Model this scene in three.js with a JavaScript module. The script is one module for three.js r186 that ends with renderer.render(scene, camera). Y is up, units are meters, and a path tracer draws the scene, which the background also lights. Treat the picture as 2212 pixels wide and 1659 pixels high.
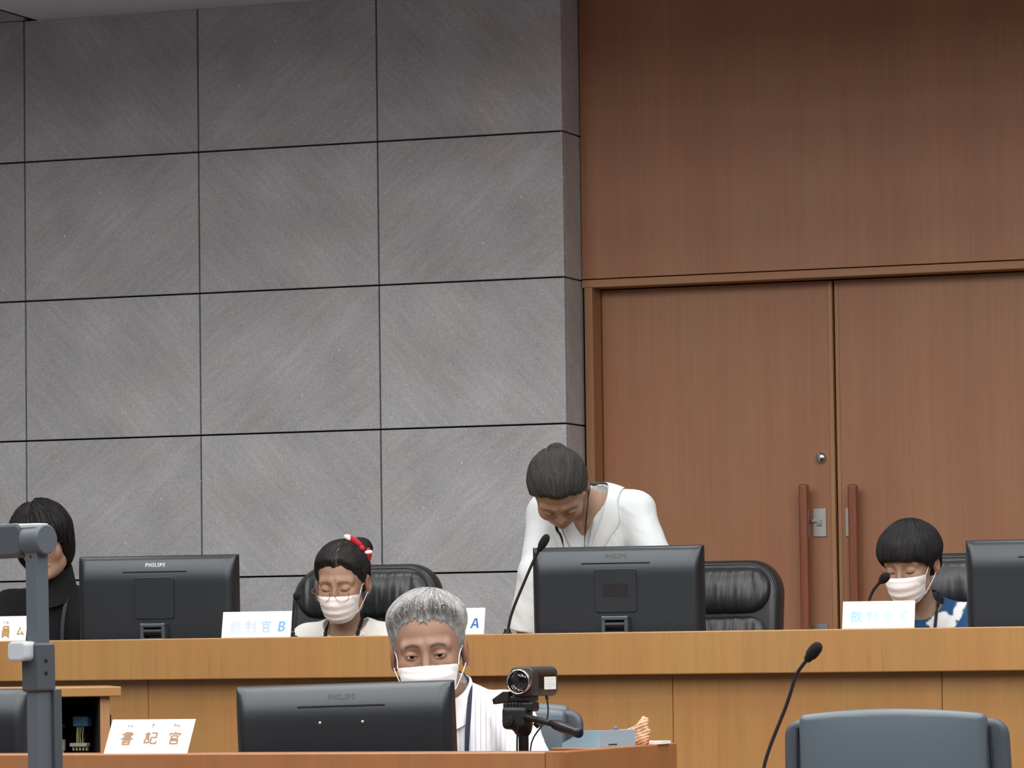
import * as THREE from 'three';
import { RoundedBoxGeometry } from 'three/addons/geometries/RoundedBoxGeometry.js';
import { TextGeometry } from 'three/addons/geometries/TextGeometry.js';
import { FontLoader } from 'three/addons/loaders/FontLoader.js';
import { mergeGeometries } from 'three/addons/utils/BufferGeometryUtils.js';
import { ImprovedNoise } from 'three/addons/math/ImprovedNoise.js';
import { RectAreaLightUniformsLib } from 'three/addons/lights/RectAreaLightUniformsLib.js';

// ---------------------------------------------------------------- camera, lights, exposure
const D = Math.PI / 180;
const scene = new THREE.Scene();
scene.background = new THREE.Color(0x000000);
const camera = new THREE.PerspectiveCamera(10.35, 2212 / 1659, 0.1, 60);
camera.position.set(0, 1.13, 0);
camera.rotation.order = 'YXZ';
camera.rotation.set(3.587 * D, 20.47 * D, -0.748 * D);
camera.updateMatrixWorld();
const renderer = new THREE.WebGLRenderer({ antialias: true });
renderer.toneMapping = THREE.LinearToneMapping;
renderer.toneMappingExposure = 1.75;
renderer.shadowMap.enabled = true;
RectAreaLightUniformsLib.init();
const LIGHT = { color: 0xfffcf8, power: 3.75, y: 4.28, w: 1.2, d: 1.12,
  downlights: { x: [-6.7, -5.5, -4.3, -3.1, -1.9, -0.7], z: -12.5, power: 2.2, angle: 60 },
  xs: [-6.6, -4.5, -2.4, -0.3, 1.8], zs: [-10.1, -8.6, -7.1, -5.6, -4.1, -2.6, -1.1] };

// ---------------------------------------------------------------- helpers
let seed = 20240611;
const rnd = () => { seed = (seed + 0x6d2b79f5) | 0; let t = Math.imul(seed ^ (seed >>> 15), 1 | seed); t = (t + Math.imul(t ^ (t >>> 7), 61 | t)) ^ t; return ((t ^ (t >>> 14)) >>> 0) / 4294967296; };
const rr = (a, b) => a + (b - a) * rnd();
const IN = new ImprovedNoise();
const nz = (x, y = 0, z = 0) => IN.noise(x + 100.3, y + 57.1, z + 31.7);
const fbm = (x, y, z, o = 4) => { let s = 0, a = 0.5; for (let i = 0; i < o; i++) { s += a * nz(x, y, z); x *= 2.03; y *= 2.03; z *= 2.03; a *= 0.5; } return s; };
const clamp = (x, a, b) => Math.min(b, Math.max(a, x)), lerp = (a, b, t) => a + (b - a) * t;
const sst = (a, b, x) => { const t = clamp((x - a) / (b - a), 0, 1); return t * t * (3 - 2 * t); };
const V = (x, y, z) => new THREE.Vector3(x, y, z);
const lin = (hex) => { const c = new THREE.Color(hex); return [c.r, c.g, c.b]; };
// a point of the room seen at photograph pixel (px, py) on the plane z
function at(px, py, z) {
  const d = V((px - 1106) / 9159, (829.5 - py) / 9159, -1).applyQuaternion(camera.quaternion);
  return d.multiplyScalar((z - camera.position.z) / d.z).add(camera.position);
}
const used = {};
function numbered(n) { const k = used[n] = (used[n] ?? -1) + 1; return k ? n + '_' + String(k).padStart(3, '0') : n; }
function shade(o) { o.castShadow = o.receiveShadow = true; return o; }
function tag(o, label, category, group) { o.userData.label = label; o.userData.category = category; if (group) o.userData.group = group; return o; }
function thing(name, label, category, pos = [0, 0, 0], turn = 0, group) {
  const o = new THREE.Group(); o.name = numbered(name); o.position.set(...(pos.isVector3 ? pos.toArray() : pos)); o.rotation.y = turn;
  scene.add(o); return tag(o, label, category, group);
}
function struct(name, geo, m) { const o = shade(geo ? new THREE.Mesh(geo, m) : new THREE.Group()); o.name = name; o.userData.kind = 'structure'; scene.add(o); return o; }
function part(name, geo, m, parent, label) {
  const o = shade(new THREE.Mesh(Array.isArray(geo) ? merge(geo) : geo, m)); o.name = name; parent.add(o);
  if (label) o.userData.label = label; return o;
}
function merge(list) {
  const keep = ['position', 'normal', 'uv', ...(list.every((g) => g.attributes.color) ? ['color'] : [])];
  return mergeGeometries(list.map((g) => { g = g.index ? g.toNonIndexed() : g; for (const k of Object.keys(g.attributes)) if (!keep.includes(k)) g.deleteAttribute(k);
    if (!g.attributes.uv) g.setAttribute('uv', new THREE.BufferAttribute(new Float32Array(g.attributes.position.count * 2), 2)); return g; }));
}
// uv in metres, from whichever way each face looks; the grain (v) runs upwards
function metreUV(g, s = 1, ox = 0, oy = 0, turn = false) {
  const p = g.attributes.position, n = g.attributes.normal, uv = new Float32Array(p.count * 2);
  for (let i = 0; i < p.count; i++) {
    const ax = Math.abs(n.getX(i)), ay = Math.abs(n.getY(i)), az = Math.abs(n.getZ(i)); let u, v;
    if (az >= ax && az >= ay) { u = p.getX(i); v = p.getY(i); } else if (ax >= ay) { u = p.getZ(i); v = p.getY(i); } else { u = p.getX(i); v = p.getZ(i); }
    if (turn) [u, v] = [v, u];
    uv[i * 2] = u / s + ox; uv[i * 2 + 1] = v / s + oy;
  }
  g.setAttribute('uv', new THREE.BufferAttribute(uv, 2)); return g;
}
function box(w, h, d, bevel = 0.002, x = 0, y = 0, z = 0, seg = 2) {
  const g = bevel ? new RoundedBoxGeometry(w, h, d, seg, Math.min(bevel, w / 2.01, h / 2.01, d / 2.01)) : new THREE.BoxGeometry(w, h, d);
  return g.translate(x, y, z);
}
// a box between two corners
const boxAB = (a, b, bevel = 0.002) => box(Math.abs(b[0] - a[0]), Math.abs(b[1] - a[1]), Math.abs(b[2] - a[2]), bevel, (a[0] + b[0]) / 2, (a[1] + b[1]) / 2, (a[2] + b[2]) / 2);
const cyl = (r0, r1, h, seg = 24) => new THREE.CylinderGeometry(r1, r0, h, seg);
function tube(pts, r, seg = 40, sides = 8) { return new THREE.TubeGeometry(new THREE.CatmullRomCurve3(pts.map((p) => p.isVector3 ? p : V(...p))), seg, r, sides, false); }
function lathe(pts, seg = 32) { return new THREE.LatheGeometry(pts.map((p) => new THREE.Vector2(...p)), seg); }
// cylinder from a to b
function rod(a, b, ra, rb = ra, seg = 16) {
  a = a.isVector3 ? a : V(...a); b = b.isVector3 ? b : V(...b); const d = b.clone().sub(a), g = cyl(ra, rb, d.length(), seg);
  g.applyQuaternion(new THREE.Quaternion().setFromUnitVectors(V(0, 1, 0), d.clone().normalize())); return g.translate(...a.clone().add(b).multiplyScalar(0.5).toArray());
}
function sheet(nu, nv, fn, close = false) {
  const pos = [], uv = [], idx = [];
  for (let j = 0; j <= nv; j++) for (let i = 0; i <= nu; i++) { const p = fn(i / nu, j / nv); pos.push(...(p.isVector3 ? p.toArray() : p)); uv.push(i / nu, j / nv); }
  const W = nu + 1;
  for (let j = 0; j < nv; j++) for (let i = 0; i < nu; i++) { const a = j * W + i; idx.push(a, a + 1, a + W, a + 1, a + W + 1, a + W); }
  const g = new THREE.BufferGeometry(); g.setAttribute('position', new THREE.Float32BufferAttribute(pos, 3)); g.setAttribute('uv', new THREE.Float32BufferAttribute(uv, 2)); g.setIndex(idx); g.computeVertexNormals(); return g;
}
function roundRect(w, h, r) {
  const s = new THREE.Shape(), x = -w / 2, y = -h / 2;
  s.moveTo(x + r, y); s.lineTo(x + w - r, y); s.quadraticCurveTo(x + w, y, x + w, y + r); s.lineTo(x + w, y + h - r); s.quadraticCurveTo(x + w, y + h, x + w - r, y + h);
  s.lineTo(x + r, y + h); s.quadraticCurveTo(x, y + h, x, y + h - r); s.lineTo(x, y + r); s.quadraticCurveTo(x, y, x + r, y); return s;
}
const extrude = (s, d, bevel = 0.001, seg = 2) => new THREE.ExtrudeGeometry(s, { depth: d - 2 * bevel, bevelEnabled: bevel > 0, bevelSize: bevel, bevelThickness: bevel, bevelSegments: seg, curveSegments: 10 }).translate(0, 0, bevel);

// ---------------------------------------------------------------- computed textures and materials
function dataTex(w, h, fn, srgb = true) {
  const d = new Uint8Array(w * h * 4);
  for (let y = 0; y < h; y++) for (let x = 0; x < w; x++) { const c = fn(x, y), o = (y * w + x) * 4; d[o] = clamp(c[0], 0, 255); d[o + 1] = clamp(c[1], 0, 255); d[o + 2] = clamp(c[2], 0, 255); d[o + 3] = 255; }
  const t = new THREE.DataTexture(d, w, h); t.wrapS = t.wrapT = THREE.RepeatWrapping; t.magFilter = THREE.LinearFilter; t.minFilter = THREE.LinearMipmapLinearFilter; t.generateMipmaps = true;
  if (srgb) t.colorSpace = THREE.SRGBColorSpace; t.needsUpdate = true; return t;
}
// fine straight-grained veneer: 1 tile = 1 m
function woodTex(c, amp, s0) {
  const S = 1024, row = []; for (let x = 0; x < S; x++) { const t = x / S, f = Math.sin(Math.PI * clamp(t < 0.5 ? t * 12 : (1 - t) * 12, 0, 1) / 2); row.push(f * (0.55 * nz(t * 9, s0) + 0.5 * nz(t * 34, s0 + 3) + 0.4 * nz(t * 120, s0 + 7))); }
  return dataTex(S, S, (x, y) => {
    const t = x / S, v = y / S, wob = 2.2 * Math.sin(v * Math.PI * 2) , xx = (x + wob + S) % S | 0;
    const cv = Math.cos(v * Math.PI * 2), sv = Math.sin(v * Math.PI * 2), pore = nz(t * 310, cv * 1.6, sv * 1.6 + s0 + 11), k = 1 + amp * (row[xx] + 0.35 * nz(t * 60, cv * 0.6, sv * 0.6 + s0 + 20)) - (pore > 0.28 ? (pore - 0.28) * amp * 2.4 : 0);
    const warm = 1 + 0.05 * nz(t * 6, cv * 0.4, sv * 0.4 + s0 + 40); return [c[0] * k, c[1] * k * (2 - warm), c[2] * k * (2.1 - warm * 1.1)];
  });
}
function stoneTex(c, dir, s0) {   // 1 tile = one slab, speckled granite with drifting diagonal veins
  const S = 1024, base = dataTex(S, S, (x, y) => {
    const u = x / S, v = (y / S) * 0.733, a = dir > 0 ? 0.66 : 0.82, p = u * Math.cos(a) * dir + v * Math.sin(a), q = -u * Math.sin(a) * dir + v * Math.cos(a);
    let k = 1 + 0.03 * nz(p * 2.4 , q * 14, s0) + 0.04 * nz(p * 6, q * 46, s0 + 4) + 0.07 * nz(u * 3, v * 3, s0 + 9);
    const g = nz(u * 190, v * 190, s0 + 2), g2 = nz(u * 85, v * 85, s0 + 6), sp = nz(p * 70, q * 150, s0 + 12);
    k += 0.07 * g + 0.055 * g2; let wht = g > 0.62 ? (g - 0.62) * 1.6 : 0; wht += sp > 0.58 ? (sp - 0.58) * 1.2 : 0; if (g2 < -0.62) k -= 0.05; 
    const pur = 1 + 0.012 * nz(u * 5, v * 5, s0 + 30); k = Math.max(0.3, k) + wht; return [c[0] * k * pur, c[1] * k, c[2] * k * (2 - pur)];
  });
  return base;
}
const std = (o) => new THREE.MeshStandardMaterial(o), phy = (o) => new THREE.MeshPhysicalMaterial(o);
const leatherBump = dataTex(256, 256, (x, y) => { const v = 128 + 90 * fbm(x / 9, y / 9, 1, 3); return [v, v, v]; }, false);
const M = {
  stoneA: std({ map: stoneTex([190, 190, 193], 1, 1), roughness: 0.7 }), stoneB: std({ map: stoneTex([190, 190, 193], -1, 22), roughness: 0.7 }),
  joint: std({ color: 0x2a2826, roughness: 0.95 }),
  benchWood: phy({ map: woodTex([164, 120, 69], 0.06, 3), roughness: 0.42, clearcoat: 0.12, clearcoatRoughness: 0.35 }),
  deskWood: phy({ map: woodTex([148, 98, 58], 0.06, 9), roughness: 0.42, clearcoat: 0.12, clearcoatRoughness: 0.35 }),
  doorWood: phy({ map: woodTex([166, 117, 84], 0.06, 15), roughness: 0.45, clearcoat: 0.1, clearcoatRoughness: 0.4 }),
  trimWood: phy({ map: woodTex([170, 126, 88], 0.08, 21), roughness: 0.45 }),
  handleWood: phy({ map: woodTex([138, 80, 54], 0.16, 27), roughness: 0.35, clearcoat: 0.3, clearcoatRoughness: 0.25 }),
  white: std({ color: 0xe9e9e6, roughness: 0.8 }), ceiling: std({ color: 0xeeeef0, roughness: 0.9 }), sideWall: std({ color: 0x77767a, roughness: 0.9 }),
  carpet: std({ map: dataTex(256, 256, (x, y) => { const k = 1 + 0.25 * nz(x / 2.3, y / 2.3, 5); return [102 * k, 103 * k, 108 * k]; }), roughness: 1 }),
  black: std({ color: 0x0c0d10, roughness: 0.45 }), blackGloss: phy({ color: 0x0a0b0e, roughness: 0.28 }), soft: std({ color: 0x0b0c10, roughness: 0.8 }),
  monitor: phy({ color: 0x0f151d, roughness: 0.42, specularColor: new THREE.Color(0.8, 0.93, 1), clearcoat: 0.6, clearcoatRoughness: 0.38 }), monitorDark: phy({ color: 0x0c0d12, roughness: 0.4 }),
  logo: std({ color: 0xa9b3b8, roughness: 0.4, metalness: 0.3 }), logoDark: std({ color: 0x1c2126, roughness: 0.4 }), screen: phy({ color: 0x08090b, roughness: 0.15 }),
  silver: std({ color: 0xa6adb3, roughness: 0.34, metalness: 0.85 }), plate: std({ color: 0xb4b4b0, roughness: 0.42, metalness: 0.55 }), chrome: std({ color: 0xe4e6ea, roughness: 0.12, metalness: 1 }),
  grey: std({ color: 0x6a7076, roughness: 0.5 }), neck: std({ color: 0x59646d, roughness: 0.32, metalness: 0.6 }),
  leather: phy({ color: 0x22272a, roughness: 0.42, bumpMap: leatherBump, bumpScale: 0.0006, clearcoat: 0.2, clearcoatRoughness: 0.35 }),
  vinyl: phy({ color: 0x515d65, roughness: 0.45, bumpMap: leatherBump, bumpScale: 0.0004, clearcoat: 0.25, clearcoatRoughness: 0.4 }), vinylDark: phy({ color: 0x1b2128, roughness: 0.5 }), vinylMid: phy({ color: 0x444b55, roughness: 0.45 }),
  docBody: phy({ color: 0x4c545c, roughness: 0.5 }), docDark: phy({ color: 0x3c4249, roughness: 0.55 }), docLight: phy({ color: 0xaeb6bc, roughness: 0.4 }),
  cardWhite: std({ color: 0xf4f4f2, roughness: 0.6 }),
};

// ---------------------------------------------------------------- the room
const WZ = -14.36, DZ = -14.543, C3 = -5.154, CX = [-8.049, -7.3243, -6.5995, -5.8767, C3], RY = [0.3518, 0.8818, 1.4118, 1.9418, 2.4718, 3.0018, 3.541];
const LX = -8.2, RX = 3.2, FZ = 3.0, TOP = 4.4, SOF = 3.541;
struct('floor', metreUV(boxAB([LX, -0.1, FZ], [RX, 0, -14.7], 0), 0.5), M.carpet);
struct('ceiling', boxAB([LX, TOP, FZ], [RX, TOP + 0.1, -14.7], 0), M.ceiling);
struct('wall_left', boxAB([LX - 0.15, 0, FZ], [LX, TOP, -14.7], 0), M.sideWall);
struct('wall_right', boxAB([RX, 0, FZ], [RX + 0.15, TOP, -14.7], 0), M.sideWall);
struct('wall_rear', boxAB([LX, 0, FZ], [RX, TOP, FZ + 0.15], 0), M.sideWall);
// dropped ceiling over the judges, its left end short of the side wall
const sof = struct('ceiling_soffit', null);
part('soffit_panel', boxAB([-7.268, SOF, -11.9], [RX, SOF + 0.12, -14.55], 0.004), M.ceiling, sof);
part('soffit_fascia', boxAB([-7.268, SOF + 0.1, -11.9], [RX, TOP, -11.97], 0), M.ceiling, sof);
part('soffit_edge_trim', boxAB([-7.295, SOF + 0.004, -11.9], [-7.268, SOF + 0.13, -14.37], 0.002), M.joint, sof);
// stone wall: slabs stand proud of a dark backing
const wall = struct('wall_back', boxAB([LX, 0, WZ - 0.03], [C3 - 0.02, TOP, -14.7], 0), M.joint);
{
  const j = 0.0032; let k = 0;
  for (let r = 0; r < 6; r++) for (let c = 0; c < 4; c++) {
    const last = c === 3, x0 = CX[c] + j, x1 = CX[c + 1] - (last ? 0 : j), y0 = RY[r] + j, y1 = RY[r + 1] - (r === 5 ? 0 : j);
    const g = boxAB([x0, y0, WZ], [x1, y1, WZ - 0.028], 0.0015), p = g.attributes.position, uv = g.attributes.uv, rot = (r * 5 + c * 3) % 4 > 1;
    for (let i = 0; i < p.count; i++) { const a = (p.getX(i) - x0) / 0.7227, b = (p.getY(i) - y0) / 0.53; uv.setXY(i, rot ? 1 - a : a, rot ? 1 - b : b); };
    part('stone_panel', g, (c === 3 ? r % 2 === 0 : (r + c) % 2) ? M.stoneA : M.stoneB, wall); k++;
  }
  for (let c = 0; c < 1; c++) part('stone_panel', metreUV(boxAB([CX[1] + 0, SOF + j, WZ], [LX, TOP, WZ - 0.028], 0.0015), 0.72), M.stoneA, wall);
  for (let r = 0; r < 6; r++) part('stone_panel', metreUV(boxAB([C3 - 0.027, RY[r] + j, WZ - 0.0285], [C3, RY[r + 1] - (r === 5 ? 0 : j), DZ - 0.02], 0.001), 0.72, r * 0.3), M.stoneA, wall);
}
// timber wall with a recessed pair of doors
const DL = at(1280, 640, DZ).x, HEAD = at(1740, 601, DZ).y, HTOP = at(1740, 584, DZ).y, SEAM = at(1803, 800, DZ - 0.09).x, DR = 2 * SEAM - DL, PLAT = 0.3;
const tw = struct('wall_door', metreUV(boxAB([C3, TOP, DZ - 0.11], [RX, HTOP, DZ - 0.16], 0), 1), M.doorWood);
part('wood_panel', metreUV(boxAB([C3 + 0.004, HTOP + 0.004, DZ], [DR + 0.1, SOF, DZ - 0.11], 0.002), 1, 0.3, 0.2), M.doorWood, tw);
part('wood_panel', metreUV(boxAB([DR + 0.104, 0, DZ], [RX, SOF, DZ - 0.11], 0.002), 1, 0.1, 0.6), M.doorWood, tw);
const fr = struct('trim_1', null);
part('door_head', metreUV(boxAB([C3 + 0.004, HEAD, DZ + 0.006], [DR + 0.1, HTOP, DZ - 0.12], 0.002), 1, 0, 0, true), M.trimWood, fr);
part('door_jamb', metreUV(boxAB([C3 + 0.012, 0, DZ + 0.004], [DL, HEAD, DZ - 0.12], 0.002), 1), M.trimWood, fr);
part('door_jamb', metreUV(boxAB([DR, 0, DZ + 0.004], [DR + 0.1, HEAD, DZ - 0.12], 0.002), 1), M.trimWood, fr);
const LZ = DZ - 0.09;   // face of the door leaves
function doorLeaf(name, x0, x1, side) {
  const d = struct(name, null), q = (px, py) => at(px, py, LZ);
  part('door_panel', metreUV(boxAB([x0 + 0.003, PLAT + 0.005, LZ], [x1 - 0.003, HEAD - 0.004, LZ - 0.045], 0.002), 1, side * 0.37, 0.15), M.doorWood, d);
  const e = side < 0 ? [x1 - 0.021, x1 - 0.004] : [x0 + 0.004, x0 + 0.018];
  part('meeting_strip', metreUV(boxAB([e[0], PLAT + 0.005, LZ + (side < 0 ? 0.007 : 0.003)], [e[1], HEAD - 0.006, LZ - 0.01], 0.002), 1), M.trimWood, d);
  const hx = q(side < 0 ? 1746 : 1852, 1130).x, ht = q(side < 0 ? 1746 : 1852, 1047).y;
  const h = part('pull_handle', metreUV(boxAB([hx - 0.017, 0.98, LZ + 0.035], [hx + 0.017, ht, LZ + 0.066], 0.009), 0.5, side * 0.2), M.handleWood, d);
  for (const y of [ht - 0.12, 1.06]) part('handle_post', boxAB([hx - 0.009, y - 0.012, LZ - 0.002], [hx + 0.009, y + 0.012, LZ + 0.04], 0.002), M.silver, h);
  const pl = side < 0 ? [q(1757, 1099), q(1786, 1159)] : [q(1827, 1098), q(1846, 1158)];
  const lk = part('lock_plate', boxAB([pl[0].x, pl[1].y, LZ - 0.002], [pl[1].x, pl[0].y, LZ + 0.006], 0.001), M.plate, d);
  const ky = (pl[0].y + pl[1].y) / 2, kx = side < 0 ? q(1771, 1129).x : q(1838, 1128).x;
  part('lock_cylinder', [boxAB([kx - 0.009, ky - 0.011, LZ + 0.004], [kx + 0.009, ky + 0.011, LZ + 0.012], 0.001), cyl(0.005, 0.005, 0.006).rotateX(Math.PI / 2).translate(kx, ky, LZ + 0.013)], M.silver, lk);
  if (side < 0) {
    part('latch_lever', boxAB([kx - 0.028, ky + 0.001, LZ + 0.005], [kx - 0.006, ky + 0.012, LZ + 0.014], 0.002), M.plate, lk);
    const t = q(1774, 989), kn = part('thumb_turn', [lathe([[0, 0.016], [0.013, 0.015], [0.0185, 0.008], [0.0205, 0.001], [0.0205, -0.002]], 40).rotateX(Math.PI / 2).translate(t.x, t.y, LZ + 0.002)], M.chrome, d);
    part('turn_grip', boxAB([t.x - 0.0035, t.y - 0.014, LZ + 0.012], [t.x + 0.0035, t.y + 0.014, LZ + 0.028], 0.002).rotateZ(0), M.chrome, kn);
    const b = q(1776, 1357); part('lower_lock_plate', boxAB([b.x - 0.023, b.y - 0.03, LZ - 0.002], [b.x + 0.023, b.y + 0.014, LZ + 0.006], 0.001), M.silver, d);
    const b2 = q(1755, 1357); part('handle_bracket', boxAB([b2.x - 0.004, b2.y - 0.03, LZ - 0.002], [b2.x + 0.004, b2.y + 0.012, LZ + 0.03], 0.001), M.silver, d);
  }
}
doorLeaf('door_1', DL, SEAM, -1); doorLeaf('door_2', SEAM, DR, 1);
struct('wall_behind_doors', boxAB([C3, 0, DZ - 0.16], [RX, TOP, -14.78], 0), M.joint);
struct('floor_platform', metreUV(boxAB([-7.6, 0.001, -11.45], [-0.6, PLAT, -14.6], 0.003), 0.5), M.carpet);
// lamps: recessed panels of the hall ceiling
for (const z of LIGHT.zs) for (const x of LIGHT.xs) {
  const row = LIGHT.zs.indexOf(z), col = LIGHT.xs.indexOf(x);
  const l = thing('ceiling_light', 'square white ceiling light panel in row ' + ['nearest the bench', 'over the clerk desk', 'over the evidence table', 'over the open floor', 'over the front seats', 'over the middle seats', 'at the back'][row] + ', ' + ['beside the left wall', 'left of centre', 'in the centre', 'right of centre', 'beside the right wall'][col], 'ceiling light', [x, TOP, z], 0, 'ceiling light panels');
  const w = LIGHT.w, d = LIGHT.d, h = 0.05;
  part('frame', [boxAB([-w / 2 - 0.03, -h, -d / 2 - 0.03], [w / 2 + 0.03, 0, -d / 2], 0.002), boxAB([-w / 2 - 0.03, -h, d / 2], [w / 2 + 0.03, 0, d / 2 + 0.03], 0.002), boxAB([-w / 2 - 0.03, -h, -d / 2], [-w / 2, 0, d / 2], 0.002), boxAB([w / 2, -h, -d / 2], [w / 2 + 0.03, 0, d / 2], 0.002)], M.white, l);
  part('diffuser', boxAB([-w / 2, -0.03, -d / 2], [w / 2, -0.01, d / 2], 0), std({ color: 0xffffff, emissive: LIGHT.color, emissiveIntensity: 1.2, roughness: 0.6 }), l);
  const a = new THREE.RectAreaLight(LIGHT.color, LIGHT.power, w, d); a.name = 'panel_glow'; a.position.set(0, -0.055, 0); a.rotation.x = -Math.PI / 2; l.add(a);
}

for (const x of LIGHT.downlights.x) {
  const i = LIGHT.downlights.x.indexOf(x), l = thing('recessed_downlight', 'recessed downlight above the bench, ' + ['first', 'second', 'third', 'fourth', 'fifth', 'last'][i] + ' from the left in its row', 'downlight', [x, SOF, LIGHT.downlights.z], 0, 'recessed downlights');
  part('trim_ring', lathe([[0.06, -0.001], [0.085, -0.004], [0.09, -0.001], [0.09, 0.001]], 40), M.white, l);
  part('lamp_disc', cyl(0.06, 0.06, 0.002, 40).translate(0, -0.0015, 0), std({ color: 0xffffff, emissive: LIGHT.color, emissiveIntensity: 2, roughness: 0.6 }), l);
  const s = new THREE.SpotLight(LIGHT.color, LIGHT.downlights.power, 0, LIGHT.downlights.angle * D, 1); s.name = 'downlight_beam'; s.position.set(0, -0.012, 0); s.target.position.set(0, -2, 0.25); s.castShadow = true; s.shadow.radius = 3; l.add(s, s.target);
}

// ---------------------------------------------------------------- judges' bench and the other furniture
const BZ = -11.35, BT = 1.176, BB = 1.055;
{
  const b = thing('judges_bench', 'long raised orange-brown wooden judges bench across the room', 'bench'), x0 = -6.95, x1 = -1.6, X = (px) => at(px, 1500, BZ - 0.05).x;
  part('front_band', metreUV(boxAB([x0, BB, BZ], [x1, BT, BZ - 0.05], 0.004), 1, 0.2), M.benchWood, b);
  part('ledge', metreUV(boxAB([x0, BT - 0.03, BZ - 0.0495], [x1, BT - 0.0005, BZ - 0.2], 0.003), 1, 0, 0, true), M.benchWood, b);
  part('worktop', metreUV(boxAB([x0, 1.07, BZ - 0.051], [x1, 1.1, BZ - 0.72], 0.003), 1, 0, 0, true), M.benchWood, b);
  const cuts = [x0, X(320), X(887), X(1453), X(2035), x1];
  for (let i = 0; i < 5; i++) part('front_panel', metreUV(boxAB([cuts[i] + 0.0009, 0.02, BZ - 0.05], [cuts[i + 1] - 0.0009, BB, BZ - 0.075], 0.001), 1, i * 0.43, i * 0.2), M.benchWood, b);
  part('backing', boxAB([x0, 0.02, BZ - 0.074], [x1, 1.069, BZ - 0.095], 0), M.joint, b);
  for (const x of [x0 + 0.02, -4.9, -3.6, x1 - 0.02]) part('support', metreUV(boxAB([x - 0.015, PLAT, BZ - 0.1], [x + 0.015, 1.07, BZ - 0.66], 0.002), 1), M.benchWood, b);
}
const KZ = -8.5, KT = 0.912, KX = at(1207, 1625, KZ).x, KB = -9.3;
{
  const b = thing('clerk_desk', 'reddish-brown wooden clerk desk with a high front screen, in front of the bench', 'desk'), x0 = -5.7;
  const cut = [x0, -4.75, KX - 0.0];
  part('front_panel', metreUV(boxAB([x0, 0.0, KZ], [KX - 0.031, KT, KZ - 0.03], 0.004), 1, 0.1), M.deskWood, b);
  const post = new THREE.CylinderGeometry(0.03, 0.03, KT - 0.001, 24, 1, false, 0, Math.PI / 2); post.translate(KX - 0.03, KT / 2, KZ - 0.03);
  part('corner_post', metreUV(merge([post, boxAB([KX - 0.03, 0, KZ - 0.005], [KX - 0.03 + 0.0005, KT - 0.002, KZ - 0.03], 0)]), 1, 0.5), M.deskWood, b);
  part('side_panel', metreUV(boxAB([KX - 0.03, 0.0, KZ - 0.031], [KX, KT, KB], 0.004), 1, 0.7), M.deskWood, b);
  part('ledge', metreUV(boxAB([x0, KT - 0.025, KZ - 0.0295], [KX - 0.031, KT - 0.001, KZ - 0.15], 0.003), 1, 0, 0, true), M.deskWood, b);
  part('worktop', metreUV(boxAB([x0, 0.69, KZ - 0.031], [KX - 0.031, 0.72, KB], 0.003), 1, 0, 0, true), M.deskWood, b);
  part('side_shelf', metreUV(boxAB([KX - 0.16, KT - 0.025, KZ - 0.39], [KX - 0.03, KT - 0.001, KB], 0.003), 1), M.deskWood, b);
  part('shelf_upright', metreUV(boxAB([KX - 0.16, 0.72, KZ - 0.39], [KX - 0.14, KT - 0.025, KB], 0.002), 1), M.deskWood, b);
  part('left_panel', metreUV(boxAB([x0, 0, KZ - 0.031], [x0 + 0.03, 0.69, KB], 0.003), 1), M.deskWood, b);
}
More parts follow.
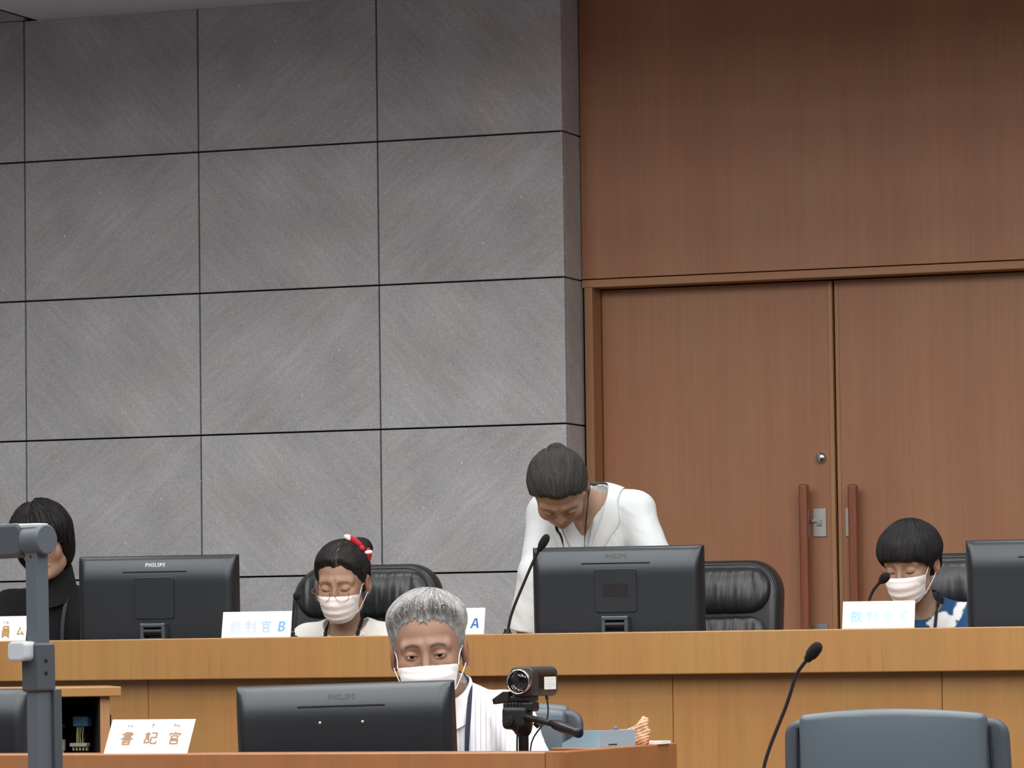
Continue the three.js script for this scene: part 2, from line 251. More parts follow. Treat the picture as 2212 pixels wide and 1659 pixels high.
// equipment cabinet standing between the clerk desk and the bench
{
  const z = -10.3, r = at(262, 1490, z), rt = at(262, 1483, z).y, s = at(241, 1560, z).x, s0 = at(222, 1560, z).x, l = at(20, 1500, z).x;
  const c = thing('equipment_cabinet', 'open wooden equipment cabinet with dark shelves, behind the left end of the clerk desk', 'cabinet');
  const th = 0.026;
  part('top_board', metreUV(boxAB([l, rt - th, z], [r.x, rt, z - 0.5], 0.003), 1, 0, 0, true), M.benchWood, c);
  part('side_panel', metreUV(boxAB([s0, 0, z - 0.02], [s, rt - th, z - 0.48], 0.002), 1), M.trimWood, c);
  part('side_panel', metreUV(boxAB([l + 0.02, 0, z - 0.02], [l + 0.04, rt - th, z - 0.48], 0.002), 1), M.trimWood, c);
  part('back_board', boxAB([l + 0.04, 0, z - 0.46], [s0, rt - th, z - 0.48], 0), M.soft, c);
  part('shelf', boxAB([l + 0.04, 0.845, z - 0.03], [s0, 0.86, z - 0.46], 0.001), M.soft, c);
  part('inner_lining', [boxAB([s0 - 0.004, 0, z - 0.03], [s0, rt - th, z - 0.46], 0), boxAB([l + 0.04, rt - th - 0.004, z - 0.03], [s0, rt - th, z - 0.46], 0)], M.soft, c);
  { const a = 30 * D, P = V(r.x, 0, z); c.position.copy(P.clone().sub(P.clone().applyAxisAngle(V(0, 1, 0), a))); c.rotation.y = a; }
  // things on its shelf
  const q = (px, py, zz = z - 0.12) => at(px, py, zz), sy = 0.86;
  const dv = thing('rack_unit', 'black rack-mounted equipment unit standing at the back inside the cabinet', 'equipment', [0, 0, 0]);
  const a0 = q(128, 1600, z - 0.32), a1 = q(200, 1545, z - 0.32);
  part('casing', boxAB([a0.x, sy, z - 0.3], [a1.x, a1.y, z - 0.44], 0.003), M.black, dv);
  part('indicator', cyl(0.004, 0.004, 0.004, 12).rotateX(Math.PI / 2).translate(q(138, 1568, z - 0.299).x, q(138, 1568, z - 0.299).y, z - 0.299), std({ color: 0xd8d2b0, roughness: 0.4 }), dv);
  const bx = q(178, 1558), bl = thing('connector_box', 'small blue connector box in the dark cabinet', 'box', [bx.x, bx.y, z - 0.12]);
  const bw = q(194, 1558).x - q(162, 1558).x, bh = q(178, 1547).y - q(178, 1569).y;
  part('shell', box(bw, bh, 0.03, 0.003), std({ color: 0x6ab0e6, roughness: 0.5 }), bl);
  part('mount_stem', boxAB([-0.006, -bh / 2, -0.012], [0.006, sy - bx.y, -0.004], 0.001), M.black, bl);
  const cb = thing('cable_bundle', 'pale yellow cables hanging below the blue box', 'cable', [0, 0, 0]);
  for (let k = 0; k < 4; k++) { const t = q(167 + k * 4.4, 1569, z - 0.115), e = q(166 + k * 4.4, 1606, z - 0.115); part('cable', tube([t, t.clone().lerp(e, 0.5).add(V(rr(-0.002, 0.002), 0, 0.004)), e], 0.0019, 12, 6), std({ color: 0xd9dba0, roughness: 0.5 }), cb); }
  const ps = q(169, 1609, z - 0.11), st = thing('power_strip', 'white power strip with a row of plugs in the cabinet', 'power strip', [ps.x, sy, z - 0.12]);
  const pw = q(187, 1609).x - q(150, 1609).x;
  part('strip_body', boxAB([-pw / 2, ps.y - sy - 0.005, -0.012], [pw / 2, ps.y - sy + 0.005, 0.012], 0.002), M.white, st);
  for (let k = 0; k < 5; k++) part('plug', boxAB([-pw / 2 + 0.008 + k * pw / 5.1 - 0.002, ps.y - sy - 0.016, -0.004], [-pw / 2 + 0.008 + k * pw / 5.1 + 0.002, ps.y - sy - 0.005, 0.006], 0.001), std({ color: 0xd9dba8, roughness: 0.5 }), st);
  part('strip_foot', boxAB([-pw / 2 + 0.004, 0, -0.01], [pw / 2 - 0.004, ps.y - sy - 0.012, -0.006], 0.001), M.black, st);
  const ad = q(135, 1602), ap = thing('power_adapter', 'small white power adapter beside the power strip', 'adapter', [ad.x, sy, z - 0.12]);
  part('adapter_body', boxAB([-0.006, 0.012, -0.008], [0.006, ad.y - sy + 0.006, 0.008], 0.002), M.white, ap);
  part('prong', boxAB([-0.004, 0, -0.003], [-0.001, 0.013, 0.003], 0), M.white, ap); part('prong', boxAB([0.001, 0, -0.003], [0.004, 0.013, 0.003], 0), M.white, ap);
}
// witness stand (its top lies below the picture)
{
  const t = thing('witness_table', 'wooden witness table beyond the foreground chair', 'table', [-2.4, 0, -9.35]);
  part('tabletop', metreUV(box(0.9, 0.03, 0.42, 0.003, 0, 0.745, 0), 1), M.deskWood, t);
  part('front_panel', metreUV(box(0.84, 0.62, 0.02, 0.002, 0, 0.42, -0.16), 1), M.deskWood, t);
  for (const [x, z] of [[-0.4, -0.17], [0.4, -0.17], [-0.4, 0.17], [0.4, 0.17]]) part('leg', metreUV(box(0.04, 0.73, 0.04, 0.003, x, 0.365, z), 1), M.deskWood, t);
}

// ---------------------------------------------------------------- signed-distance modelling: blends of rounded shapes meshed with surface nets
const smin = (a, b, k) => { const h = Math.max(k - Math.abs(a - b), 0) / k; return Math.min(a, b) - h * h * k * 0.25; };
const smax = (a, b, k) => -smin(-a, -b, k);
const sph = (x, y, z, c, r) => Math.sqrt((x - c[0]) ** 2 + (y - c[1]) ** 2 + (z - c[2]) ** 2) - r;
function ell(x, y, z, c, r) {
  x = (x - c[0]) / r[0]; y = (y - c[1]) / r[1]; z = (z - c[2]) / r[2]; const k0 = Math.sqrt(x * x + y * y + z * z);
  const k1 = Math.sqrt((x / r[0]) ** 2 + (y / r[1]) ** 2 + (z / r[2]) ** 2); return k1 < 1e-9 ? -Math.min(...r) : k0 * (k0 - 1) / k1;
}
function cone(x, y, z, a, b, ra, rb) {
  const dx = b[0] - a[0], dy = b[1] - a[1], dz = b[2] - a[2], px = x - a[0], py = y - a[1], pz = z - a[2];
  const t = clamp((px * dx + py * dy + pz * dz) / (dx * dx + dy * dy + dz * dz), 0, 1);
  return Math.sqrt((px - dx * t) ** 2 + (py - dy * t) ** 2 + (pz - dz * t) ** 2) - (ra + (rb - ra) * t);
}
const rbox = (x, y, z, c, h, r) => { const a = Math.abs(x - c[0]) - h[0] + r, b = Math.abs(y - c[1]) - h[1] + r, d = Math.abs(z - c[2]) - h[2] + r;
  return Math.min(Math.max(a, b, d), 0) + Math.sqrt(Math.max(a, 0) ** 2 + Math.max(b, 0) ** 2 + Math.max(d, 0) ** 2) - r; };
function nets(f, lo, hi, h, color) {
  const n = [0, 1, 2].map((i) => Math.ceil((hi[i] - lo[i]) / h) + 1), [nx, ny, n2] = n, val = new Float32Array(nx * ny * n2).fill(1), B = 4;
  for (let k = 0; k < n2; k += B) for (let j = 0; j < ny; j += B) for (let i = 0; i < nx; i += B) {
    const c = f(lo[0] + (i + 1.5) * h, lo[1] + (j + 1.5) * h, lo[2] + (k + 1.5) * h), far = Math.abs(c) > h * 5.2;
    for (let kk = k; kk < Math.min(k + B, n2); kk++) for (let jj = j; jj < Math.min(j + B, ny); jj++) for (let ii = i; ii < Math.min(i + B, nx); ii++)
      val[ii + nx * (jj + ny * kk)] = far ? c : f(lo[0] + ii * h, lo[1] + jj * h, lo[2] + kk * h);
  }
  const id = new Int32Array(nx * ny * n2).fill(-1), pos = [], nor = [], idx = [], col = [], e = h * 0.35;
  const grad = (p) => { const g = [f(p[0] + e, p[1], p[2]) - f(p[0] - e, p[1], p[2]), f(p[0], p[1] + e, p[2]) - f(p[0], p[1] - e, p[2]), f(p[0], p[1], p[2] + e) - f(p[0], p[1], p[2] - e)], l = Math.hypot(...g) || 1; return [g[0] / l, g[1] / l, g[2] / l, l / (2 * e)]; };
  const E = [[0, 1], [2, 3], [4, 5], [6, 7], [0, 2], [1, 3], [4, 6], [5, 7], [0, 4], [1, 5], [2, 6], [3, 7]];
  for (let k = 0; k < n2 - 1; k++) for (let j = 0; j < ny - 1; j++) for (let i = 0; i < nx - 1; i++) {
    const v = []; let m = 0; for (let c = 0; c < 8; c++) { const w = val[i + (c & 1) + nx * (j + ((c >> 1) & 1) + ny * (k + (c >> 2)))]; v.push(w); if (w < 0) m |= 1 << c; }
    if (m === 0 || m === 255) continue;
    let s = [0, 0, 0], q = 0;
    for (const [a, b] of E) if ((v[a] < 0) !== (v[b] < 0)) { const t = v[a] / (v[a] - v[b]); for (let d = 0; d < 3; d++) s[d] += ((a >> d) & 1) + t * (((b >> d) & 1) - ((a >> d) & 1)); q++; }
    let p = [lo[0] + (i + s[0] / q) * h, lo[1] + (j + s[1] / q) * h, lo[2] + (k + s[2] / q) * h], g = grad(p);
    const dd = clamp(f(...p) / Math.max(g[3], 0.5), -h * 0.6, h * 0.6); p = [p[0] - g[0] * dd, p[1] - g[1] * dd, p[2] - g[2] * dd]; g = grad(p);
    id[i + nx * (j + ny * k)] = pos.length / 3; pos.push(...p); nor.push(g[0], g[1], g[2]); if (color) col.push(...color(...p));
  }
  const st = [1, nx, nx * ny];
  for (let k = 1; k < n2 - 1; k++) for (let j = 1; j < ny - 1; j++) for (let i = 1; i < nx - 1; i++) {
    const o = i + nx * (j + ny * k);
    for (let d = 0; d < 3; d++) { if ((val[o] < 0) === (val[o + st[d]] < 0)) continue;
      const u = st[(d + 1) % 3], w = st[(d + 2) % 3], a = id[o - u - w], b = id[o - w], c = id[o], e2 = id[o - u]; if (a < 0 || b < 0 || c < 0 || e2 < 0) continue;
      if (val[o] < 0) idx.push(a, b, c, a, c, e2); else idx.push(a, c, b, a, e2, c); }
  }
  const g = new THREE.BufferGeometry(); g.setAttribute('position', new THREE.Float32BufferAttribute(pos, 3)); g.setAttribute('normal', new THREE.Float32BufferAttribute(nor, 3));
  g.setAttribute('uv', new THREE.BufferAttribute(new Float32Array(pos.length / 3 * 2), 2)); if (color) g.setAttribute('color', new THREE.Float32BufferAttribute(col, 3)); g.setIndex(idx); return g;
}

// ---------------------------------------------------------------- chairs
const rect2 = (x, y, hw, hh, r) => { const a = Math.abs(x) - hw + r, b = Math.abs(y) - hh + r; return Math.min(Math.max(a, b), 0) + Math.hypot(Math.max(a, 0), Math.max(b, 0)) - r; };
function starBase(c, m, h) {
  part('gas_column', [rod([0, 0.08, 0], [0, h * 0.6, 0], 0.03), rod([0, h * 0.6, 0], [0, h, 0], 0.02)], M.black, c);
  const legs = [], cast = [];
  for (let k = 0; k < 5; k++) { const a = k * Math.PI * 0.4 + 0.3, x = Math.cos(a), z = Math.sin(a); legs.push(rod([0, 0.1, 0], [x * 0.27, 0.075, z * 0.27], 0.024, 0.014)); cast.push(cyl(0.027, 0.027, 0.04, 16).rotateX(Math.PI / 2).rotateY(-a).translate(x * 0.27, 0.027, z * 0.27), rod([x * 0.27, 0.03, z * 0.27], [x * 0.27, 0.08, z * 0.27], 0.008)); }
  part('star_base', legs, m, c); for (let k = 0; k < 5; k++) part('caster', cast.slice(k * 2, k * 2 + 2), M.black, c);
}
function execChair(label, pos, turn) {   // black leather, faces +z
  const c = thing('office_chair', label, 'chair', pos, turn, 'black leather chairs behind the bench'), hw = 0.25;
  const shell = (x, y, z) => { const d = rect2(x, y - 0.735, hw, 0.372, 0.115), w = Math.abs(z + 0.235 + 0.05 * ((y - 0.735) / 0.37) ** 2) - 0.045; return Math.min(Math.max(d + 0.03, w + 0.03), 0) + Math.hypot(Math.max(d + 0.03, 0), Math.max(w + 0.03, 0)) - 0.03; };
  part('backrest', nets(shell, [-0.28, 0.33, -0.36], [0.28, 1.13, -0.12], 0.008), M.leather, c);
  const pad = (y0, y1, s) => nets((x, y, z) => { const my = (y0 + y1) / 2, hh = (y1 - y0) / 2, d = rect2(x, y - my, 0.224, hh, Math.min(0.075, hh)), zc = -0.2 - 0.05 * ((y - 0.735) / 0.37) ** 2;
    const bulge = 0.024 * (1 - clamp(Math.abs(y - my) / hh, 0, 1) ** 2.5) * (1 - (x / 0.25) ** 4), wr = 0.005 * nz(x * 42 + 0.8 * nz(y * 14, s), y * 5, s) + 0.0025 * nz(x * 90, y * 9, s + 4);
    const w = Math.abs(z - zc) - 0.02 - bulge - wr; return Math.min(Math.max(d + 0.02, w + 0.02), 0) + Math.hypot(Math.max(d + 0.02, 0), Math.max(w + 0.02, 0)) - 0.02; }, [-0.25, y0 - 0.02, -0.34], [0.25, y1 + 0.02, -0.08], 0.006);
  part('back_cushion', pad(0.935, 1.085, 2), M.leather, c); part('back_cushion', pad(0.46, 0.93, 7), M.leather, c);
  const rim = []; for (let k = 0; k <= 64; k++) { const a = k / 64 * Math.PI * 2, r = 0.1; let cx = Math.cos(a), cy = Math.sin(a); const sx = Math.sign(cx), sy = Math.sign(cy); const x = sx * (0.236 - r) + r * cx, y = 0.735 + sy * (0.358 - r) + r * cy; rim.push(V(x, y, -0.197 - 0.05 * ((y - 0.735) / 0.37) ** 2)); }
  rim.pop(); part('piping', new THREE.TubeGeometry(new THREE.CatmullRomCurve3(rim, true), 120, 0.005, 6, true), M.leather, c);
  part('seat', nets((x, y, z) => rbox(x, y, z, [0, 0.44, 0.03], [0.25, 0.055, 0.25], 0.045) + 0.002 * nz(x * 30, y * 30, z * 30), [-0.28, 0.36, -0.24], [0.28, 0.52, 0.3], 0.012), M.leather, c);
  for (const s of [-1, 1]) { part('armrest', [box(0.05, 0.035, 0.26, 0.012, s * 0.285, 0.6, 0.02), rod([s * 0.285, 0.42, 0.02], [s * 0.285, 0.59, 0.02], 0.014), rod([s * 0.2, 0.4, 0.02], [s * 0.29, 0.42, 0.02], 0.013)], M.black, c); }
  part('back_bracket', [box(0.08, 0.2, 0.02, 0.004, 0, 0.44, -0.275), box(0.08, 0.02, 0.2, 0.004, 0, 0.375, -0.18)], M.black, c);
  starBase(c, M.black, 0.4); return c;
}
{
  const p = at(788, 1300, -12.47), c = execChair('black leather armchair behind the girl in glasses', [p.x, PLAT, -12.25], 0.02);
  const w = at(1525, 1300, -12.5), b = at(2085, 1300, -12.5);
  const c2 = c.clone(); c2.name = numbered('office_chair'); c2.position.set(at(1677, 1300, -12.95).x - 0.25, PLAT, -12.75); c2.rotation.y = -0.02; scene.add(c2); tag(c2, 'empty black leather armchair behind the bowing woman, its right half in view', 'chair');
  const c3 = c.clone(); c3.name = numbered('office_chair'); c3.position.set(b.x + 0.015, PLAT, -12.33); c3.rotation.y = 0.05; scene.add(c3); tag(c3, 'black leather armchair behind the boy in the navy shirt', 'chair');
}
function vinylChair(label, pos, turn) {   // grey-blue, its rear faces local +z
  const c = thing('witness_chair', label, 'chair', pos, turn, 'grey-blue vinyl chairs'), T = 1.0;
  const wd = (y) => 0.236 + 0.02 * (1 - y / 0.9);
  const hull = (x, y, z) => { const yy = y - 0.715, hw = 0.233 + 0.025 * (0.27 - yy), d = rect2(x, yy, hw, 0.262, 0.035) , w = Math.abs(z - 0.17 - 0.02 * (x / 0.2) ** 2 * -1 - (y - 0.5) * 0.1) - 0.02; return Math.min(Math.max(d + 0.012, w + 0.012), 0) + Math.hypot(Math.max(d + 0.012, 0), Math.max(w + 0.012, 0)) - 0.012; };
  part('back_frame', nets(hull, [-0.29, 0.42, 0.08], [0.29, 1.0, 0.28], 0.007), M.vinylMid, c);
  const panel = (zs, th, hw0, top, r) => (x, y, z) => { const yy = y - (top + 0.46) / 2, hh = (top - 0.46) / 2, hw = hw0, arch = 0.012 * (1 - (x / hw) ** 2), d = rect2(x, yy - arch * sst(0, hh, yy), hw, hh, 0.012);
    const w = Math.abs(z - zs - (y - 0.5) * 0.1 + 0.02 * (x / 0.2) ** 2) - th - 0.012 * (1 - (x / hw) ** 4) * (1 - (yy / hh) ** 4); return Math.min(Math.max(d + r, w + r), 0) + Math.hypot(Math.max(d + r, 0), Math.max(w + r, 0)) - r; };
  part('back_cover', nets(panel(0.2, 0.026, 0.194, 0.987, 0.014), [-0.23, 0.42, 0.1], [0.23, 1.02, 0.32], 0.006), M.vinyl, c);
  part('back_cushion', nets(panel(0.135, 0.026, 0.194, 0.977, 0.014), [-0.23, 0.42, 0.04], [0.23, 1.02, 0.24], 0.007), M.vinyl, c);
  for (const s of [-1, 1]) part('back_groove', tube([[s * 0.2, 0.96, 0.232], [s * 0.205, 0.8, 0.216], [s * 0.21, 0.5, 0.184]], 0.0035, 20, 6), M.vinylDark, c);
  part('seat', nets((x, y, z) => rbox(x, y, z, [0, 0.45, -0.08], [0.245, 0.05, 0.235], 0.04), [-0.28, 0.38, -0.34], [0.28, 0.52, 0.18], 0.012), M.vinyl, c);
  for (const s of [-1, 1]) part('armrest', [box(0.045, 0.03, 0.28, 0.01, s * 0.285, 0.64, -0.06), rod([s * 0.285, 0.45, -0.02], [s * 0.285, 0.63, -0.02], 0.014), rod([s * 0.2, 0.41, -0.04], [s * 0.29, 0.45, -0.02], 0.013)], M.black, c);
  starBase(c, M.black, 0.41); return c;
}
{
  const p = at(1909, 1600, -8.5), a = vinylChair('large grey-blue chair seen from behind in the foreground at bottom right', [p.x, 0, -8.72], 0.1);
  const k = a.clone(); k.name = numbered('witness_chair'); k.position.set(at(1205, 1550, -10.0).x - 0.14, -0.0, -9.82); k.rotation.y = Math.PI + 0.22; scene.add(k); tag(k, 'grey-blue clerk chair behind the man in the striped shirt', 'chair');
}

// ---------------------------------------------------------------- monitors, seen from behind (their backs face +z)
const font = await new FontLoader().loadAsync('fonts/droid/droid_sans_bold.typeface.json');
const MW = 0.512, MH = 0.302;
const backZ = (x, y) => { const q = 1 - clamp((MH - y) / 0.085, 0, 1), t = 1 - q ** 2.3, s = 1 - (1 - clamp((MW / 2 - Math.abs(x)) / 0.03, 0, 1)) ** 2.2, b = sst(0, 0.04, y); return 0.006 + 0.012 * Math.min(1, (MH - y) / 0.012, (MW / 2 - Math.abs(x)) / 0.006, y / 0.006) ** 0.6 * 0.6 + 0.03 * t * s * b; };
const monoBack = sheet(72, 60, (u, v) => { const e = (t) => t < 0.5 ? 2 * t * t * 0.5 + t * 0.5 : 1 - (2 * (1 - t) ** 2 * 0.5 + (1 - t) * 0.5); const x = (e(u) - 0.5) * MW, y = e(v) * MH; return [x, y, (u === 0 || u === 1 || v === 0 || v === 1) ? 0.0 : backZ(x, y)]; });
const monoFront = box(MW, MH, 0.012, 0.003, 0, MH / 2, -0.004), monoScreen = box(MW - 0.03, MH - 0.036, 0.002, 0, 0, MH / 2 + 0.004, -0.0105);
const logoGeo = new TextGeometry('PHILIPS', { font, size: 0.0125, depth: 0.0008, curveSegments: 4, bevelEnabled: false }); logoGeo.center();
{ const y = MH - 0.028, sl = Math.atan((backZ(0, y + 0.003) - backZ(0, y - 0.003)) / 0.006); logoGeo.rotateX(sl).translate(0, y, backZ(0, y) + 0.0003); }
const ventGeo = box(0.205, 0.0045, 0.004, 0.001, 0, MH - 0.049, backZ(0, MH - 0.049) - 0.0005).rotateX(0);
const coverGeo = extrude(roundRect(0.122, 0.124, 0.008), 0.006, 0.0015).translate(0, MH - 0.128, backZ(0, 0.15) - 0.0015);
const neckGeo = [box(0.012, 0.07, 0.03, 0.003, -0.034, 0.09, 0.058), box(0.012, 0.07, 0.03, 0.003, 0.034, 0.09, 0.058), box(0.08, 0.012, 0.028, 0.003, 0, 0.118, 0.06), box(0.08, 0.098, 0.022, 0.003, 0, 0.03, 0.062)];
function monitor(label, pos, turn, tilt, roll, o = {}) {
  const m = thing('computer_monitor', label, 'monitor', pos, turn, 'black monitors seen from behind');
  const p = new THREE.Matrix4().makeRotationFromEuler(new THREE.Euler(tilt, 0, roll)).setPosition(0, o.lift ?? 0.03, 0), A = (g) => g.clone().applyMatrix4(p);
  const hs = part('housing', A(monoBack), M.monitor, m); part('bezel', A(monoFront), M.monitorDark, m); part('screen', A(monoScreen), M.screen, m);
  part('vent_slot', A(ventGeo), M.soft, hs); part('lettering', A(logoGeo), o.logo ?? M.logoDark, hs, 'brand lettering');
  if (o.bare) for (const s of [-1, 1]) part('screw', A(lathe([[0, 0.003], [0.003, 0.002], [0.0042, 0], [0.0042, -0.003]], 16).rotateX(Math.PI / 2).translate(s * 0.05, MH - 0.086, backZ(0, 0.15) + 0.0005)), M.silver, hs);
  else { part('mount_cover', A(coverGeo), M.monitor, hs); if (o.sticker) part('sticker', A(box(0.076, 0.038, 0.0008, 0, 0, MH - 0.127, backZ(0, 0.15) + 0.0048)), std({ color: 0x0c0b14, roughness: 0.75 }), hs); }
  const nk = part('neck', neckGeo.map((g) => g.clone()), M.neck, m); part('hinge', cyl(0.012, 0.012, 0.056).rotateZ(Math.PI / 2).translate(0, 0.098, 0.06), M.black, nk);
  part('base', [lathe([[0, 0], [0.11, 0], [0.112, 0.003], [0.105, 0.008], [0.03, 0.014], [0, 0.014]], 40).scale(1, 1, 0.8), box(0.07, 0.03, 0.03, 0.004, 0, 0.018, 0.055)], M.black, m); return m;
}
{
  const y = 1.1, put = (l, r, ly, z) => { const a = at(l, ly, z), b = at(r, ly, z); return [(a.x + b.x) / 2, a.y]; };
  const [lx, ly] = put(175, 517, 1204, -11.75); monitor('black monitor beside the woman in black, left of the girl', [lx, y, -11.75], 0.1, 0.03, 0, { logo: M.logo, lift: ly - y - MH });
  const [cx, cy] = put(1162, 1513, 1184, -11.75); monitor('black monitor in front of the bowing woman', [cx, y, -11.75], 0.12, 0.03, 0, { sticker: true, lift: cy - y - MH });
  const l0 = at(2088, 1168, -11.75); monitor('black monitor at the right picture edge, beside the boy', [l0.x + MW / 2 + 0.004, y, -11.75], 0.1, 0.03, 0, { lift: l0.y - y - MH });
  const [fx, fy] = put(523, 988, 1478, -8.95); monitor('black monitor in front of the man on the clerk desk', [fx, 0.72, -8.95], 0.14, 0.05, 0.02, { bare: true, lift: fy - 0.72 - MH });
  const e = at(62, 1487, -8.95); monitor('black monitor cut by the left edge, on the clerk desk behind the document camera', [e.x - MW / 2, 0.72, -8.95], 0.1, 0.05, 0, { lift: e.y - 0.72 - MH });
}
// ---------------------------------------------------------------- microphones
function mic(label, pts, r, head, base, len = 1) {
  const b = pts[0], m = thing('gooseneck_microphone', label, 'microphone', [b.x, base, b.z], 0, 'gooseneck microphones'), o = V(b.x, base, b.z), q = pts.map((p) => p.clone().sub(o));
  part('gooseneck', tube(q, r, 48, 10), std({ color: 0x15171b, roughness: 0.5 }), m);
  const n = q.length, dir = q[n - 1].clone().sub(q[n - 2]).normalize(), tip = q[n - 1];
  const g0 = lathe([[0, -0.005], [head * 0.6, -0.005], [head * 0.72, 0.004], [head * 0.95, 0.012], [head, 0.024], [head * 0.95, 0.036], [head * 0.7, 0.045], [head * 0.3, 0.049], [0, 0.0495]], 24);
  const g = g0.scale(1, len, 1); g.applyQuaternion(new THREE.Quaternion().setFromUnitVectors(V(0, 1, 0), dir)).translate(tip.x, tip.y, tip.z); part('windscreen', g, std({ color: 0x08090b, roughness: 0.95 }), m);
  part('collar', rod(q[0], q[0].clone().add(V(0, 0.014, 0)), r * 2.6, r * 2.2), M.black, m);
  part('base', lathe([[0, 0], [0.014, 0], [0.014, 0.002], [0.012, 0.004], [0, 0.005]], 28), M.black, m); return m;
}
{
  const q = (px, py, z) => at(px, py, z), B = BT - 0.0005;
  const g0 = q(633, 1378, -11.44); g0.y = B; mic('thin gooseneck microphone in front of the girl in glasses', [g0, q(636, 1340, -11.45), q(640, 1302, -11.46), q(641, 1293, -11.45)], 0.0026, 0.0115, B, 0.42);
  const c0 = q(1096, 1367, -11.44); c0.y = B; mic('gooseneck microphone slanting up beside the white-sleeved bowing woman', [c0, q(1104, 1330, -11.44), q(1134, 1254, -11.44), q(1158, 1200, -11.44), q(1166, 1186, -11.438)], 0.0042, 0.0125, B);
  const b0 = q(1868, 1366, -11.46); b0.y = B; mic('gooseneck microphone in front of the masked boy, behind his name card', [b0, q(1872, 1320, -11.46), q(1884, 1280, -11.46), q(1900, 1259, -11.45), q(1904, 1255, -11.445)], 0.0042, 0.0135, B, 0.7);
  const f0 = q(1640, 1690, -9.35); const fb = V(f0.x, 0.76, -9.35); mic('tall gooseneck microphone on the witness table, beside the foreground chair', [fb, q(1652, 1650, -9.34), q(1700, 1520, -9.33), q(1722, 1455, -9.32), q(1738, 1432, -9.31), q(1746, 1422, -9.305)], 0.0042, 0.0145, 0.76);
}
// ---------------------------------------------------------------- name cards with brushed-on print
const GLYPH = {
  '官': '50,4 50,16|14,32 14,18 86,18 86,32|28,34 28,96|28,34 72,34 72,56 28,56|28,69 77,69 77,94 28,94',
  '書': '25,10 76,10 76,34|8,22 92,22|25,34 76,34|18,45 82,45|6,57 94,57|50,2 50,57|27,66 73,66 73,97 27,97 27,66|27,81 73,81',
  '記': '22,3 28,12|5,19 45,19|12,31 39,31|12,43 39,43|12,56 39,56 39,85 12,85 12,56|52,12 88,12 88,46 54,46 54,84 60,91 92,91 95,74',
  '裁': '8,15 56,15|30,3 30,30|3,30 96,30|30,36 30,45|7,46 56,46|32,47 8,70|23,60 23,93 40,85|34,60 58,91|52,52 39,64|64,3 68,42 78,76 92,93 97,77|87,44 58,90|78,8 89,19',
  '判': '13,13 20,28|45,9 38,28|7,34 53,34|3,56 57,56|30,5 30,97|70,16 70,68|90,5 90,91 77,85',
  '員': '28,5 72,5 72,25 28,25 28,5|23,35 77,35 77,78 23,78 23,35|23,49 77,49|23,64 77,64|39,80 16,97|61,80 86,97',
  'し': '38,8 38,68 50,90 82,72', 'ょ': '50,34 50,76 34,84 34,70 76,90|50,50 76,47', 'き': '20,26 80,20|16,46 85,40|44,4 72,66|24,70 36,92 76,93', 'か': '14,32 64,27 62,80 45,84|42,6 18,92|75,24 93,56', 'ん': '56,6 10,92 35,56 50,64 55,90 76,85 93,58', 'い': '20,22 24,74 42,68|74,28 86,66', 'ム': '52,10 20,80 80,74|64,50 90,92',
};
function glyph(c, ch, x, y, s, w, col, slant = 0) {
  c.strokeStyle = col; c.lineWidth = w; c.lineJoin = 'round'; c.lineCap = 'butt';
  for (const st of GLYPH[ch].split('|')) { c.beginPath(); st.split(' ').forEach((p, i) => { const [a, b] = p.split(',').map(Number), X = x + (a - b * slant) * s / 100, Y = y + b * s / 100; if (i) c.lineTo(X, Y); else c.moveTo(X, Y); }); c.stroke(); }
}
function card(label, bl, br, h, lean, draw) {
  const w = br.x - bl.x, k = thing('name_card', label, 'name card', [(bl.x + br.x) / 2, Math.min(bl.y, br.y), bl.z], 0, 'white name cards'), cs = Math.cos(lean), sn = Math.sin(lean);
  const T = (g) => g.rotateX(-lean);
  part('card_face', T(box(w, h, 0.0016, 0.0004, 0, h / 2, -0.0008)), M.cardWhite, k);
  part('rear_prop', box(w * 0.24, h * 0.97, 0.0016, 0.0004, 0, h * 0.485, -0.0008).rotateX(lean).translate(0, 0, -2 * h * sn * 0.985 - 0.001), M.cardWhite, k);
  const cv = document.createElement('canvas'); cv.width = 768; cv.height = Math.round(768 * h / w); const c = cv.getContext('2d'); c.fillStyle = '#f6f6f4'; c.fillRect(0, 0, cv.width, cv.height); draw(c, cv.width, cv.height);
  const t = new THREE.CanvasTexture(cv); t.colorSpace = THREE.SRGBColorSpace; t.anisotropy = 8;
  part('print', T(new THREE.PlaneGeometry(w - 0.001, h - 0.001).translate(0, h / 2, 0.0004)), std({ map: t, roughness: 0.6 }), k); return k;
}
